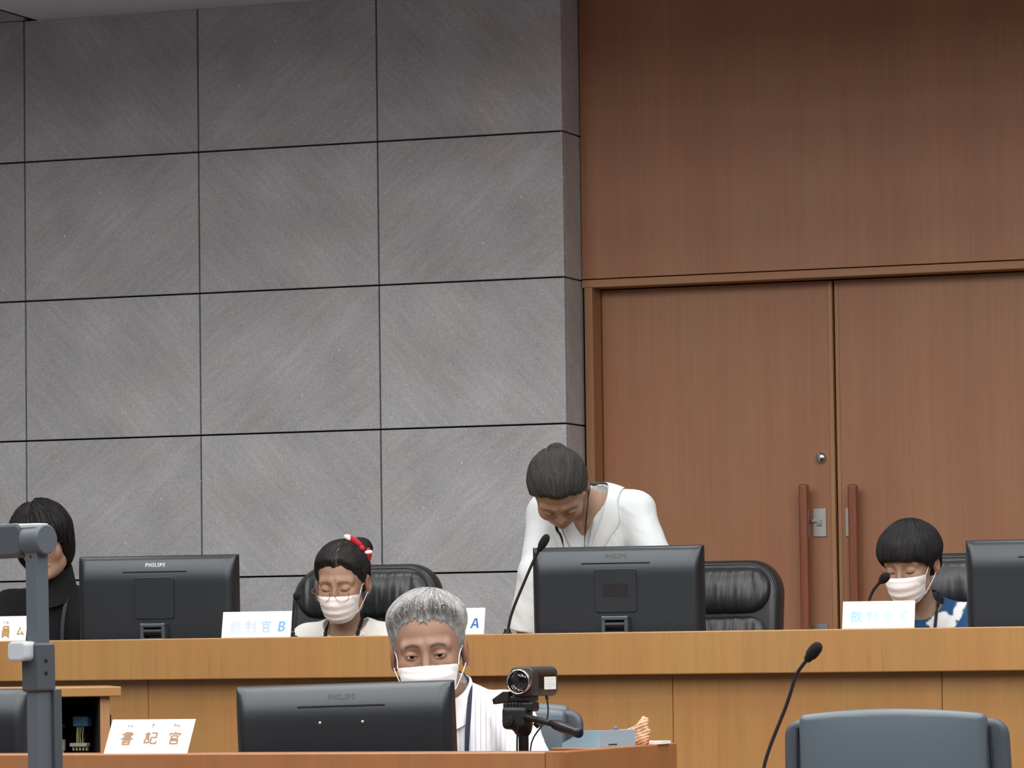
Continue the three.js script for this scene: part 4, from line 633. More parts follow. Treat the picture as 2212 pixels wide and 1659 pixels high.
  // eyes
  if (H.eyes === 'open') for (const k of [-1, 1]) {
    const e = new THREE.SphereGeometry(0.0136, 40, 30), p = e.attributes.position, col = [], gz = V(k * -0.04 + (H.gaze?.[0] ?? 0), H.gaze?.[1] ?? 0, 1).normalize();
    for (let i = 0; i < p.count; i++) { const a = V(p.getX(i), p.getY(i), p.getZ(i)).normalize().angleTo(gz), c = a < 0.22 ? [0.004, 0.004, 0.004] : a < 0.5 ? [0.014, 0.008, 0.006] : [0.62, 0.56, 0.53]; col.push(...c); }
    e.setAttribute('color', new THREE.Float32BufferAttribute(col, 3)); e.translate(k * ex, 0, 0.0748).applyMatrix4(MH4); part('eye', e, eyeMat, g);
  }
  // hair, modelled in head space
  const hr = o.hair(hf, w), hg = [nets(hr.f, hr.lo ?? [-0.13, -0.16, -0.15], hr.hi ?? [0.13, 0.17, 0.14], hr.h ?? 0.0026, hr.color)]; if (hr.locks) hg.push(...hr.locks());
  const hm = merge(hg).applyMatrix4(MH4); part('hair', hm, hairMat, g);
  for (const [nm, ge, m, lb] of hr.extra ?? []) part(nm, merge(ge).applyMatrix4(MH4), m, g, lb);
  // clothes
  const c = o.cloth, arms = A.map((a, i) => [arr(S[i]), arr(a.e), arr(a.w)]), cuff = c.sleeve ?? 1;
  const shirtRaw = (x, y, z) => {
    const t = tq(x, y, z), ax = Math.abs(t[0]); let d = ell(...t, [0, -0.2, 0.012], [0.162, 0.23, 0.108 + (c.fat ?? 0)]) * ts;
    d = smin(d, cone(ax, t[1], t[2], [0.03, -0.042, -0.012], [o.shoulder ?? 0.155, -0.068, -0.008], 0.052, 0.05 + (c.pad ?? 0)) * ts, 0.05); d = smin(d, ell(...t, [0, -0.42, 0.01], [0.152 + (c.fat ?? 0), 0.17, 0.112 + (c.fat ?? 0)]) * ts, 0.06);
    for (const [a, e, w2] of arms) { const up = cone(x, y, z, a, e, (c.r0 ?? 0.058) * ts, (c.r1 ?? 0.05) * ts); let q = up, end = null; if (cuff > 1) { const k = cuff - 1, m = [0, 1, 2].map((i) => lerp(e[i], w2[i], k)); q = smin(q, cone(x, y, z, e, m, (c.r1 ?? 0.05) * ts, (c.r2 ?? 0.04) * ts), 0.02); end = [e, m, m]; } else end = [a, e, [0, 1, 2].map((i) => lerp(a[i], e[i], cuff))]; { const [p0, p1, pe] = end, dx = p1[0] - p0[0], dy = p1[1] - p0[1], dz = p1[2] - p0[2], L = Math.hypot(dx, dy, dz); q = smax(q, ((x - pe[0]) * dx + (y - pe[1]) * dy + (z - pe[2]) * dz) / L, 0.004); } d = smin(d, q, c.armK ?? 0.035); }
    return d;
  };
  const fold = c.fold ?? 0.004;
  const shirtF = (x, y, z) => {
    let d = shirtRaw(x, y, z) + fold * fbm(x * 11 + 3 * nz(x * 4, y * 4, z * 4), y * 6, z * 11, 3); const t = tq(x, y, z);
    let h = c.hole(t) * ts; d = smax(d, -h, 0.006); return d;
  };
  const sb = [c7, ...S, ...A.map((a) => a.e), ...(cuff > 1 ? A.map((a) => a.w) : []), tw(0, -0.6, 0)], l4 = ['x', 'y', 'z'].map((k) => Math.min(...sb.map((p) => p[k])) - 0.16 * Math.max(ts, 0.9)), h4 = ['x', 'y', 'z'].map((k) => Math.max(...sb.map((p) => p[k])) + 0.16 * Math.max(ts, 0.9));
  l4[1] = Math.max(l4[1], tw(0, -0.6, 0).y - 0.02);
  const sg2 = nets(shirtF, l4, h4, c.h ?? 0.0065, c.color); if (c.stripes) { const p = sg2.attributes.position, uv = sg2.attributes.uv; for (let i = 0; i < p.count; i++) { const t = tq(p.getX(i), p.getY(i), p.getZ(i)); uv.setXY(i, t[0] / 0.2, t[1] / 0.2); } }
  part(c.name ?? 'shirt', sg2, c.mat, g);
  const onShirt = (x, y, z) => Math.min(shirtF(x, y, z), skinF(x, y, z));
  const drape = (pts, off, r, seg = 60, flat = 1) => { const cv = new THREE.CatmullRomCurve3(pts), q = []; for (let i = 0; i <= seg; i++) q.push(pushTo(onShirt, cv.getPoint(i / seg), off, true)); for (let it = 0; it < 10; it++) { for (let i = 1; i < q.length - 1; i++) q[i] = q[i].clone().multiplyScalar(0.4).addScaledVector(q[i - 1], 0.3).addScaledVector(q[i + 1], 0.3); for (let i = 0; i < q.length; i++) pushTo(onShirt, q[i], off, true, 1); } const P = [], U = [], I = []; q.forEach((p, i) => { const N = norm(onShirt, p), T = (q[i + 1] ?? p).clone().sub(q[i - 1] ?? p).normalize(), Sd = V().crossVectors(T, N).normalize(); for (const [a, b] of [[-1, -0.35], [1, -0.35], [1, 0.35], [-1, 0.35]]) P.push(...p.clone().addScaledVector(Sd, a * r).addScaledVector(N, b * r * flat).toArray()); if (i) for (let k = 0; k < 4; k++) { const a = (i - 1) * 4 + k, b = (i - 1) * 4 + (k + 1) % 4; I.push(a, b, a + 4, b, b + 4, a + 4); } }); const ge = new THREE.BufferGeometry(); ge.setAttribute('position', new THREE.Float32BufferAttribute(P, 3)); ge.setIndex(I); const n = ge.toNonIndexed(); n.computeVertexNormals(); return n; };
  const ctx = { g, shirtRaw, hw, tw, tq, hq, shirtF, onShirt, skinF, drape, MH4, ts, s, w, hf };
  if (o.lanyard) part('lanyard', o.lanyard.pts.map((l) => drape(l.map((p) => p.isVector3 ? p.clone().sub(B) : tw(...p)), o.lanyard.off ?? 0.004, o.lanyard.r ?? 0.0045, 90)), o.lanyard.mat ?? M.soft, g);
  if (o.mask) {
    const mk = o.mask, Rv = [[0, 0.108], [0.1, 0.118], [0.3, 0.1195], [0.55, 0.114], [0.8, 0.104], [1, 0.08]], top = mk.top ?? -0.012, bot = mk.bot ?? -0.116;
    const mp = (u, v) => { u = u * 2 - 1; const z0 = 0.03, R = interp(Rv, v), x = (mk.wd ?? 0.066) * w * Math.sin(u * 1.45) * lerp(1, mk.taper ?? 0.8, v * v), pl = Math.abs(u) < 0.93 ? 0.0016 * Math.abs(((v * 3.4) % 1) - 0.5) * 2 : 0, z = z0 + (R - z0) * Math.cos(u * 1.4) ** 0.9 + pl, y = lerp(top - 0.006 * u * u, bot + 0.03 * u * u, v) + 0.0012 * nz(u * 6, v * 7, mk.s ?? 1); return pushTo(hf, V(x, y, z), 0.003, true); };
    part('face_mask', sheet(56, 34, mp).applyMatrix4(MH4), maskMat, g);
    const lp = []; for (const k of [0, 1]) { const sd = k ? 1 : -1, t0 = mp(k, 0.03), b0 = mp(k, 0.97), eT = V(sd * 0.079 * w, 0.016, -0.006), eB = V(sd * 0.0795 * w, -0.035, -0.002), bk = V(sd * 0.083 * w, -0.01, -0.03);
      const mid = (a, b) => pushTo(hf, a.clone().lerp(b, 0.5), 0.0022); lp.push(tube([t0, mid(t0, eT), eT], 0.0014, 24, 6), tube([b0, mid(b0, eB), eB], 0.0014, 24, 6), tube([eT, bk, eB], 0.0013, 20, 6)); }
    part('ear_loop', merge(lp).applyMatrix4(MH4), maskMat, g);
  }
  if (o.glasses) {
    const G = o.glasses, gy = G.y ?? -0.006, fr2 = []; const gz = G.z ?? 0.1, L = [-1, 1].map((k) => [k * 0.032 * w, gy, gz]);
    for (const l of L) fr2.push(rampRing(l, G.r ?? 0.0225)); fr2.push(tube([[-0.0105 * w, gy + 0.003, gz], [0, gy + 0.007, gz + 0.003], [0.0105 * w, gy + 0.003, gz]], 0.0011, 16, 6));
    for (const k of [-1, 1]) fr2.push(tube([[k * (0.032 * w + (G.r ?? 0.0225)), gy + 0.004, gz], [k * 0.07 * w, gy + 0.008, gz - 0.012], [k * 0.0785 * w, gy + 0.012, 0.03], [k * 0.081 * w, gy + 0.014, -0.016], [k * 0.079 * w, gy - 0.008, -0.034]], 0.0011, 30, 6));
    const gp = part('eyeglasses', merge(fr2).applyMatrix4(MH4), G.mat, g);
    for (const l of L) part('lens', cyl((G.r ?? 0.0225) - 0.0008, (G.r ?? 0.0225) - 0.0008, 0.001, 36).rotateX(Math.PI / 2).translate(...l).applyMatrix4(MH4), phy({ color: 0xffffff, transmission: 1, thickness: 0, roughness: 0.02, ior: 1.3 }), gp);
  }
  // legs
  const lg = o.legs, pel = arr(tw(0, -0.5, 0)), K = lg.knee.map((v) => arr(v.clone().sub(B))), F = lg.foot.map((v) => arr(v.clone().sub(B)));
  const lf = (x, y, z) => { let d = ell(x, y, z, pel, [0.16 * ts, 0.12 * ts, 0.125 * ts]); K.forEach((k, i) => { const h0 = [pel[0] + (i ? 0.08 : -0.08) * ts, pel[1] - 0.02, pel[2]]; let q = cone(x, y, z, h0, k, 0.08 * ts, 0.058 * ts); q = smin(q, cone(x, y, z, k, [F[i][0], F[i][1] + 0.07, F[i][2]], 0.058 * ts, 0.045 * ts), 0.03); d = smin(d, q, 0.03); }); return d + 0.004 * nz(x * 14, y * 14, z * 14); };
  const lb = [pel, ...K, ...F]; part('trousers', nets(lf, [0, 1, 2].map((k) => Math.min(...lb.map((p) => p[k])) - (k === 1 ? 0.0 : 0.18)), [0, 1, 2].map((k) => Math.max(...lb.map((p) => p[k])) + 0.18), 0.013), std({ color: lg.color, roughness: 0.9 }), g);
  F.forEach((f) => part('shoe', nets((x, y, z) => Math.max(smin(ell(x, y, z, [f[0], f[1] + 0.035, f[2] + 0.06], [0.045, 0.042, 0.125]), cone(x, y, z, [f[0], f[1] + 0.05, f[2]], [f[0], f[1] + 0.085, f[2] - 0.005], 0.042, 0.042), 0.03), f[1] - y), [f[0] - 0.07, f[1] - 0.012, f[2] - 0.1], [f[0] + 0.07, f[1] + 0.15, f[2] + 0.21], 0.008), M.soft, g));
  return ctx;
}
const scalp = (x, y, z, w) => smin(ell(x, y, z, [0, 0.036, -0.012], [0.077 * w, 0.086, 0.096]), ell(x, y, z, [0, -0.03, -0.042], [0.063 * w, 0.07, 0.052]), 0.03);
// hair as a coat over the scalp: o.t(phi, y, side) thickness, o.line hairline heights by angle from the face, strands as ridges
function coat(o) {
  return (hf, w) => {
    const yl = (x, z) => { const ph = Math.atan2(Math.abs(x), z + 0.01), sd = x < 0 ? -1 : 1; return interp(sd < 0 && o.lineL ? o.lineL : o.line, ph) + (o.jag ?? 0.004) * nz(sd * ph * 16, o.s, 2) + (o.jag ?? 0.004) * 0.7 * nz(sd * ph * 45, o.s, 6); };
    const strand = (x, y, z) => { const a = Math.atan2(x - (o.cx ?? 0), z - (o.cz ?? -0.04)); return o.flow ? o.flow(x, y, z) : nz(a * 13 + 1.5 * nz(x * 9, y * 9, z * 9), y * 5, o.s) + 0.6 * nz(a * 34, y * 8, o.s + 3); };
    const f = (x, y, z) => {
      const ph = Math.atan2(Math.abs(x), z + 0.01), th = o.t(ph, y, x, z); let d = scalp(x, y, z, w) - th * (o.taper ? lerp(0.12, 1, sst(0, o.taper, y - yl(x, z))) : 1) - (o.amp ?? 0.0022) * strand(x, y, z);
      d = smax(d, (yl(x, z) - y) * 0.8, o.edge ?? 0.008); if (o.cut) d = smax(d, o.cut(x, y, z), 0.004); for (const b of o.bumps ?? []) d = smin(d, b(x, y, z), 0.01); return d;
    };
    const color = (x, y, z) => { const k = 1 + (o.vary ?? 0.45) * strand(x * 1.0, y, z) + 0.2 * nz(x * 120, y * 60, z * 120), c = o.col; let r = c.map((v) => Math.max(0.002, v * k)); if (o.tint) r = o.tint(r, x, y, z); return r; };
    const gen = () => { for (let i = 0; i < 20; i++) { const th = Math.acos(rr(-0.35, 1)), a = rr(-Math.PI, Math.PI), dir = V(Math.sin(th) * Math.sin(a), Math.cos(th), Math.sin(th) * Math.cos(a)), p = dir.clone().multiplyScalar(0.115).add(V(0, 0.03, -0.012)); if (p.y < yl(p.x, p.z) + (o.keep ?? 0.014)) continue; const c = V(o.cx ?? 0, 0.13, o.cz ?? -0.04), d = o.dir ? o.dir(p) : p.clone().sub(c).normalize(); return { p, dir: d, r: rr(...(o.lr ?? [0.0012, 0.0022])), len: rr(...(o.ll ?? [0.03, 0.055])), lift: o.lift ?? 0.001, bend: o.bend ?? V(0, -0.5, 0) }; } };
    const lc = o.lockCol ?? (() => { const k = rr(0.5, 1.6); return o.col.map((v) => v * k); });
    return { f, color, h: o.h, lo: o.lo, hi: o.hi, extra: o.extra, locks: o.locks ? () => [locks(f, o.locks, gen, lc)] : null };
  };
}
const collarSheet = (ctx, o) => sheet(60, 18, (u, v) => {
  const a = lerp(-Math.PI + 0.0, Math.PI, u), gap = o.gap ?? 0.5; let b = lerp(gap, 2 * Math.PI - gap, u), base = (o.back ?? -0.03) - (o.drop ?? 0.05) * Math.max(0, Math.cos(b)), top = base + (o.hgt ?? 0.035), r0 = o.r ?? 0.062;
  const out = clamp((v - 0.4) / 0.6, 0, 1), inn = clamp(v / 0.4, 0, 1), fl = (o.flare ?? 0.016) * (1 + (o.wing ?? 0.4) * Math.max(0, Math.cos(b))), r = r0 + (v > 0.4 ? 0.003 + fl * out : 0), y = v <= 0.4 ? lerp(base, top, inn) : lerp(top, base - (o.fall ?? 0.012) * (1 + (o.wing ?? 0.4) * 2 * Math.max(0, Math.cos(b))), out);
  return ctx.tw(Math.sin(b) * r, y, Math.cos(b) * r * 1.05 + (o.zc ?? 0.012) + (o.fwd ?? 0.03) * Math.max(0, Math.cos(b)));
});
const dark = [0.014, 0.013, 0.014];
const stripeTex = dataTex(512, 8, (x) => { const p = x % 32; const k = p < 4 ? 0.80 : p < 6 ? 0.92 : 1; return [238 * k, 240 * k, 243 * (k + (1 - k) * 0.4)]; });
const W3 = (px, py, z) => at(px, py, z);
// --- the man behind the clerk's monitor
{
  const c7 = V(-3.812, 1.03, -9.72);
  const ctx = person({
    label: 'grey-haired man in a white face mask and striped white shirt, looking over a monitor', base: [c7.x, 0, -9.75], skin: [0.285, 0.172, 0.121], hairColor: [0.06, 0.055, 0.05], brow: [0.05, 0.04, 0.035], browK: 0.95, browY: 0.026, browW: 0.0062,
    head: { c: W3(926, 1409, -9.6), yaw: 17, pitch: 6, roll: 3.5, s: 1.03, w: 1.06, eyes: 'open', gaze: [0.05, 0.08] }, c7, torso: [17, 14, 0], ts: 1.0, neck: 0.053,
    arms: [{ e: V(-4.06, 0.77, -9.56), w: V(-3.93, 0.755, -9.24), hand: V(0.25, -0.05, 1) }, { e: V(-3.515, 0.77, -9.6), w: V(-3.66, 0.755, -9.24), hand: V(-0.25, -0.05, 1) }],
    hair: coat({ s: 4, taper: 0.06, edge: 0.006, keep: 0.03, col: [0.26, 0.27, 0.27], vary: 0.45, amp: 0.0016, jag: 0.01, line: [[0, 0.073], [0.3, 0.082], [0.6, 0.074], [0.85, 0.056], [1.05, 0.034], [1.2, 0.006], [1.33, -0.016], [1.45, 0.008], [1.8, 0.018], [2.05, -0.03], [2.5, -0.07], [3.14, -0.078]],
      t: (ph, y) => 0.009 + 0.021 * sst(0.03, 0.11, y), locks: 4200, lr: [0.00035, 0.0007], ll: [0.022, 0.04], lift: 0.0005, bend: V(-0.3, -0.5, 0.1), cx: 0.015, cz: -0.045,
      lockCol: () => { const k = rr(0, 1), v = k < 0.3 ? rr(0.14, 0.22) : rr(0.24, 0.46); return [v, v * 1.01, v * 0.99]; } }),
    cloth: { mat: std({ map: stripeTex, roughness: 0.85 }), sleeve: 1.85, r0: 0.06, r1: 0.052, r2: 0.04, fold: 0.007, stripes: true, hole: (t) => smin(ell(...t, [0, 0.0, 0.02], [0.062, 0.06, 0.07]), cone(...t, [0, -0.03, 0.1], [0, -0.1, 0.13], 0.02, 0.004), 0.02) },
    mask: { top: -0.021, bot: -0.118, s: 2 }, lanyard: { pts: [[[0.05, -0.36, 0.142], [0.055, -0.2, 0.14], [0.057, -0.09, 0.124], [0.062, -0.02, 0.072], [0.06, 0.025, 0.0], [0.04, 0.035, -0.05], [0, 0.035, -0.07], [-0.04, 0.035, -0.05], [-0.06, 0.025, 0.0], [-0.062, -0.02, 0.072], [-0.057, -0.09, 0.124], [-0.055, -0.2, 0.14], [-0.05, -0.36, 0.142]]], r: 0.0055, mat: std({ color: 0x121a3a, roughness: 0.7 }) },
    legs: { color: 0x23252b, knee: [V(-3.95, 0.55, -9.42), V(-3.66, 0.55, -9.42)], foot: [V(-3.95, 0, -9.4), V(-3.66, 0, -9.4)] },
  });
  part('collar', collarSheet(ctx, { gap: 0.14, r: 0.06, back: -0.005, drop: 0.035, hgt: 0.042, flare: 0.016, fall: 0.016, fwd: 0.02 }), std({ color: 0xeceef0, roughness: 0.85, side: THREE.DoubleSide }), ctx.g);
}
// --- the girl at the bench
const crew = (t) => ell(...t, [0, 0.01, 0.03], [0.082, 0.072, 0.09]);
{
  const c7 = V(-5.148, 1.222, -12.29);
  const bun = (x, y, z) => ell(x, y, z, [0.05, 0.098, -0.062], [0.04, 0.036, 0.038]) - 0.002 * nz(x * 60, y * 60, z * 60);
  const loop = (c, r, rot) => { const g = new THREE.SphereGeometry(1, 24, 16); g.scale(...r).rotateZ(rot).translate(...c); return g; };
  const red = std({ color: 0xb31226, roughness: 0.6 }), wht = std({ color: 0xf2efec, roughness: 0.6 });
  const ctx = person({
    label: 'seated girl with round glasses, white face mask and a red and white hair bow', base: [c7.x, PLAT, -12.25], skin: [0.36, 0.235, 0.168], hairColor: dark, browK: 0.5,
    head: { c: W3(740, 1259, -12.2), yaw: 6, pitch: 14, roll: 0, s: 0.97, w: 1.0, nose: 0.85, eyes: 'shut' }, c7, torso: [6, 8, 0], ts: 0.86, neck: 0.044,
    arms: [{ e: V(-5.35, 1.03, -12.16), w: V(-5.27, 1.13, -11.97), hand: V(0.4, -0.1, 1) }, { e: V(-4.95, 1.03, -12.16), w: V(-5.03, 1.13, -11.97), hand: V(-0.4, -0.1, 1) }], handS: 0.8,
    hair: coat({ s: 14, taper: 0.03, col: dark, amp: 0.0012, jag: 0.003, edge: 0.006, lineL: [[0, 0.066], [0.3, 0.07], [0.6, 0.06], [0.9, 0.05], [1.1, 0.02], [1.3, -0.01], [1.45, 0.02], [1.8, 0.012], [2.1, -0.03], [3.14, -0.055]], line: [[0, 0.066], [0.2, 0.072], [0.5, 0.056], [0.8, 0.034], [1.05, 0.008], [1.25, -0.012], [1.35, -0.005], [1.45, 0.02], [1.8, 0.012], [2.1, -0.03], [2.6, -0.05], [3.14, -0.055]], t: (ph, y) => 0.011 + 0.006 * sst(0.02, 0.1, y), locks: 700, lr: [0.0004, 0.0008], ll: [0.03, 0.06], lift: 0.0004, cx: 0.03, cz: -0.07, dir: (p) => V(0.04, 0.1, -0.07).sub(p).normalize(), bend: V(0, 0, 0), bumps: [bun],
      tint: (r, x, y, z) => { const k = sst(0.0032, 0.0012, Math.abs(x - 0.008 - 0.004 * nz(z * 60, 3))) * sst(0.0, 0.02, z) * sst(0.066, 0.078, y); return r.map((v, i) => lerp(v, [0.36, 0.22, 0.16][i], k * 0.4)); },
      extra: [['hair_bow', [loop([0.05, 0.128, -0.02], [0.03, 0.012, 0.008], -0.75), loop([0.084, 0.083, -0.026], [0.013, 0.026, 0.008], -0.2), loop([0.069, 0.108, -0.018], [0.011, 0.011, 0.01], 0)], red, 'red bow loops'], ['bow_tip', [loop([0.026, 0.143, -0.022], [0.017, 0.0095, 0.009], -0.45), loop([0.088, 0.094, -0.022], [0.014, 0.007, 0.009], 0.1)], wht, 'white bow tips']] }),
    cloth: { name: 'shirt', mat: std({ color: 0xd9dad6, roughness: 0.9 }), sleeve: 1.0, r0: 0.062, r1: 0.062, fold: 0.006, hole: crew },
    mask: { top: -0.02, bot: -0.116, s: 5 }, glasses: { y: -0.012, r: 0.0235, z: 0.122, mat: std({ color: 0xb77f72, roughness: 0.3, metalness: 0.6 }) },
    lanyard: { pts: [[[0.05, -0.36, 0.142], [0.055, -0.2, 0.14], [0.057, -0.09, 0.124], [0.062, -0.02, 0.072], [0.06, 0.025, 0.0], [0.04, 0.035, -0.05], [0, 0.035, -0.07], [-0.04, 0.035, -0.05], [-0.06, 0.025, 0.0], [-0.062, -0.02, 0.072], [-0.057, -0.09, 0.124], [-0.055, -0.2, 0.14], [-0.05, -0.36, 0.142]]], r: 0.0055 },
    legs: { color: 0x2a2f3c, knee: [V(-5.25, 0.86, -11.99), V(-5.06, 0.86, -11.99)], foot: [V(-5.25, PLAT, -11.93), V(-5.06, PLAT, -11.93)] },
  });
  part('neckband', tube(Array.from({ length: 17 }, (_, k) => { const a = -2.2 + k * 4.4 / 16; return pushTo(ctx.shirtF, ctx.tw(Math.sin(a) * 0.083, -0.025 - 0.022 * Math.cos(a), 0.03 + Math.cos(a) * 0.082), 0.001); }), 0.0045, 60, 8), std({ color: 0xe8e6e1, roughness: 0.9 }), ctx.g);
}
// --- the boy
{
  const c7 = V(-3.285, 1.253, -12.28), P1 = W3(2048, 1312, -12.14), P2 = W3(2032, 1345, -12.2), B0 = V(c7.x, PLAT, -12.25);
  const navy = lin('#15436f'), wh = [0.72, 0.74, 0.76];
  person({
    label: 'seated boy with black bowl-cut hair, white face mask and navy shirt', base: [c7.x, PLAT, -12.25], skin: [0.36, 0.235, 0.168], hairColor: dark, browK: 0.4,
    head: { c: W3(1966, 1218, -12.18), yaw: -8, pitch: 17, roll: 0, s: 0.93, w: 1.02, nose: 0.85, eyes: 'shut' }, c7, torso: [4, 10, 0], ts: 0.84, neck: 0.042,
    arms: [{ e: V(-3.48, 1.04, -12.15), w: V(-3.40, 1.13, -11.96), hand: V(0.4, -0.1, 1) }, { e: V(-3.09, 1.04, -12.15), w: V(-3.17, 1.13, -11.96), hand: V(-0.4, -0.1, 1) }], handS: 0.8,
    hair: coat({ s: 24, col: [0.009, 0.009, 0.011], vary: 0.5, amp: 0.001, jag: 0.004, edge: 0.012, line: [[0, 0.036], [0.5, 0.03], [0.85, 0.018], [1.1, 0.0], [1.28, -0.012], [1.42, 0.006], [1.8, 0.004], [2.1, -0.03], [2.6, -0.06], [3.14, -0.065]], t: (ph, y) => 0.017 + 0.009 * sst(0.0, 0.05, y) - 0.004 * sst(0.09, 0.12, y), locks: 1100, lr: [0.0005, 0.0009], ll: [0.03, 0.06], lift: 0.0002, bend: V(0, -0.5, 0.2), cx: 0.0, cz: -0.05 }),
    cloth: { mat: std({ vertexColors: true, roughness: 0.9 }), sleeve: 1.0, r0: 0.062, r1: 0.06, fold: 0.005, hole: (t) => ell(...t, [0, 0.01, 0.03], [0.078, 0.072, 0.09]), h: 0.005,
      color: (x, y, z) => { const X = x + B0.x, Y = y + B0.y, Z = z + B0.z; let k = 0; if (Z > -12.32) { const dx = X - P2.x, dy = Y - P2.y, e = Math.hypot(dx / 0.042, dy / 0.03) + 0.25 * nz(X * 60, Y * 60); k = sst(1.05, 0.92, e); const u = (Y - P2.y) / 0.062, bx = P2.x + 0.034 + 0.01 * Math.sin(u * 1.6); if (u > 0.1 && u < 0.98) k = Math.max(k, sst(0.016, 0.011, Math.abs(X - bx - 0.004 * nz(Y * 70, 1)))); } return navy.map((v, i) => lerp(v, wh[i], k)); } },
    mask: { top: -0.016, bot: -0.117, s: 9 },
    lanyard: { pts: [[[0.05, -0.36, 0.142], [0.055, -0.2, 0.14], [0.057, -0.09, 0.124], [0.062, -0.02, 0.072], [0.06, 0.025, 0.0], [0.04, 0.035, -0.05], [0, 0.035, -0.07], [-0.04, 0.035, -0.05], [-0.06, 0.025, 0.0], [-0.062, -0.02, 0.072], [-0.057, -0.09, 0.124], [-0.055, -0.2, 0.14], [-0.05, -0.36, 0.142]]], r: 0.0045 },
    legs: { color: 0x3a3a3e, knee: [V(-3.38, 0.86, -11.98), V(-3.19, 0.86, -11.98)], foot: [V(-3.38, PLAT, -11.92), V(-3.19, PLAT, -11.92)] },
  });
}
// --- the woman who bows
{
  const c7 = V(-4.322, 1.603, -12.22), eL = W3(1160, 1240, -12.14), wL = W3(1128, 1415, -12.15), eR = W3(1425, 1240, -12.2), wR = W3(1405, 1415, -12.18);
  const bun = (x, y, z) => ell(x, y, z, [0, 0.02, -0.125], [0.036, 0.036, 0.03]);
  const ctx = person({
    label: 'standing woman in a loose white blouse bowing her head, hair pulled back', base: [c7.x, PLAT, -12.35], skin: [0.36, 0.235, 0.168], hairColor: [0.03, 0.022, 0.02], browK: 0.6, lips: [0.5, 0.2, 0.17],
    head: { c: W3(1207, 1058, -12.03), yaw: 24, pitch: 62, roll: 8, s: 0.95, w: 1.11, nose: 0.85, eyes: 'shut' }, c7, torso: [0, 24, 0], ts: 0.98, neck: 0.045, shoulder: 0.142,
    arms: [{ e: eL, w: wL, hand: V(0, -1, 0.1) }, { e: eR, w: wR, hand: V(0, -1, 0.1) }], handS: 0.9,
    hair: coat({ s: 34, taper: 0.03, col: [0.03, 0.028, 0.026], vary: 0.6, amp: 0.0012, jag: 0.004, edge: 0.006, line: [[0, 0.07], [0.45, 0.07], [0.75, 0.054], [1.0, 0.03], [1.2, 0.008], [1.38, 0.006], [1.5, 0.02], [1.85, 0.006], [2.1, -0.035], [3.14, -0.055]], t: (ph, y) => 0.011 + 0.007 * sst(0.02, 0.1, y), locks: 1000, lr: [0.0004, 0.0008], ll: [0.05, 0.09], lift: 0.0004, dir: (p) => V(0, 0.03, -0.15).sub(p).normalize(), bend: V(0, 0, 0), flow: (x, y, z) => { const a = Math.atan2(x, y + 0.04); return nz(a * 16 + nz(z * 12, y * 8), z * 4, 3) + 0.6 * nz(a * 44, z * 7, 6); }, bumps: [bun], lo: [-0.13, -0.16, -0.18],
      lockCol: () => { const k = rr(0.5, 2.2); return [0.03 * k, 0.028 * k, 0.026 * k]; } }),
    cloth: { name: 'blouse', mat: std({ color: 0xd2dade, roughness: 0.85 }), sleeve: 1.7, r0: 0.066, r1: 0.056, r2: 0.06, armK: 0.03, fold: 0.009, fat: 0.015, pad: 0.008, hole: (t) => smin(ell(...t, [0, 0.0, 0.03], [0.076, 0.075, 0.085]), cone(...t, [0, -0.02, 0.1], [0, -0.2, 0.14], 0.05, 0.004), 0.02) },
    lanyard: { pts: [[W3(1262, 1300, -12.06), W3(1262, 1185, -12.06), W3(1267, 1110, -12.09), W3(1271, 1062, -12.13), W3(1268, 1030, -12.25), W3(1240, 1010, -12.32), W3(1205, 1030, -12.28), W3(1196, 1085, -12.13), W3(1210, 1140, -12.08), W3(1218, 1185, -12.06), W3(1228, 1300, -12.06)]], r: 0.0042, off: 0.013 },
    legs: { color: 0x2b2d33, knee: [V(-4.39, 0.75, -12.34), V(-4.22, 0.75, -12.34)], foot: [V(-4.39, PLAT, -12.36), V(-4.22, PLAT, -12.36)] },
  });
  const white = std({ color: 0xd6dde0, roughness: 0.85, side: THREE.DoubleSide });
  for (const k of [-1, 1]) {
    const inn = [[0, 0.03, -0.074], [0.045, 0.032, -0.055], [0.072, 0.02, -0.005], [0.07, -0.03, 0.06], [0.045, -0.1, 0.1], [0.003, -0.205, 0.13]], out = [[0, -0.035, -0.1], [0.06, -0.032, -0.085], [0.118, -0.028, -0.02], [0.118, -0.072, 0.06], [0.088, -0.105, 0.09], [0.006, -0.21, 0.13]];
    const A = new THREE.CatmullRomCurve3(inn.map((p) => V(p[0] * k, p[1], p[2]))), Bc = new THREE.CatmullRomCurve3(out.map((p) => V(p[0] * k, p[1], p[2])), false, 'catmullrom', 0.15);
    part('collar', sheet(48, 8, (u, v) => { const p = A.getPoint(u).lerp(Bc.getPoint(u), v); return pushTo(ctx.shirtRaw, ctx.tw(p.x, p.y, p.z), 0.004 + 0.007 * Math.sin(Math.PI * Math.min(1, v * 0.9 + 0.1)) * (1 - u * 0.6)); }), white, ctx.g);
  }
  part('button', lathe([[0, 0.0012], [0.004, 0.001], [0.0045, 0]], 16).applyQuaternion(new THREE.Quaternion().setFromUnitVectors(V(0, 1, 0), norm(ctx.shirtF, pushTo(ctx.shirtF, ctx.tw(0, -0.235, 0.14), 0)))).translate(...pushTo(ctx.shirtF, ctx.tw(0, -0.235, 0.14), 0.0005).toArray()), M.grey, ctx.g);
}
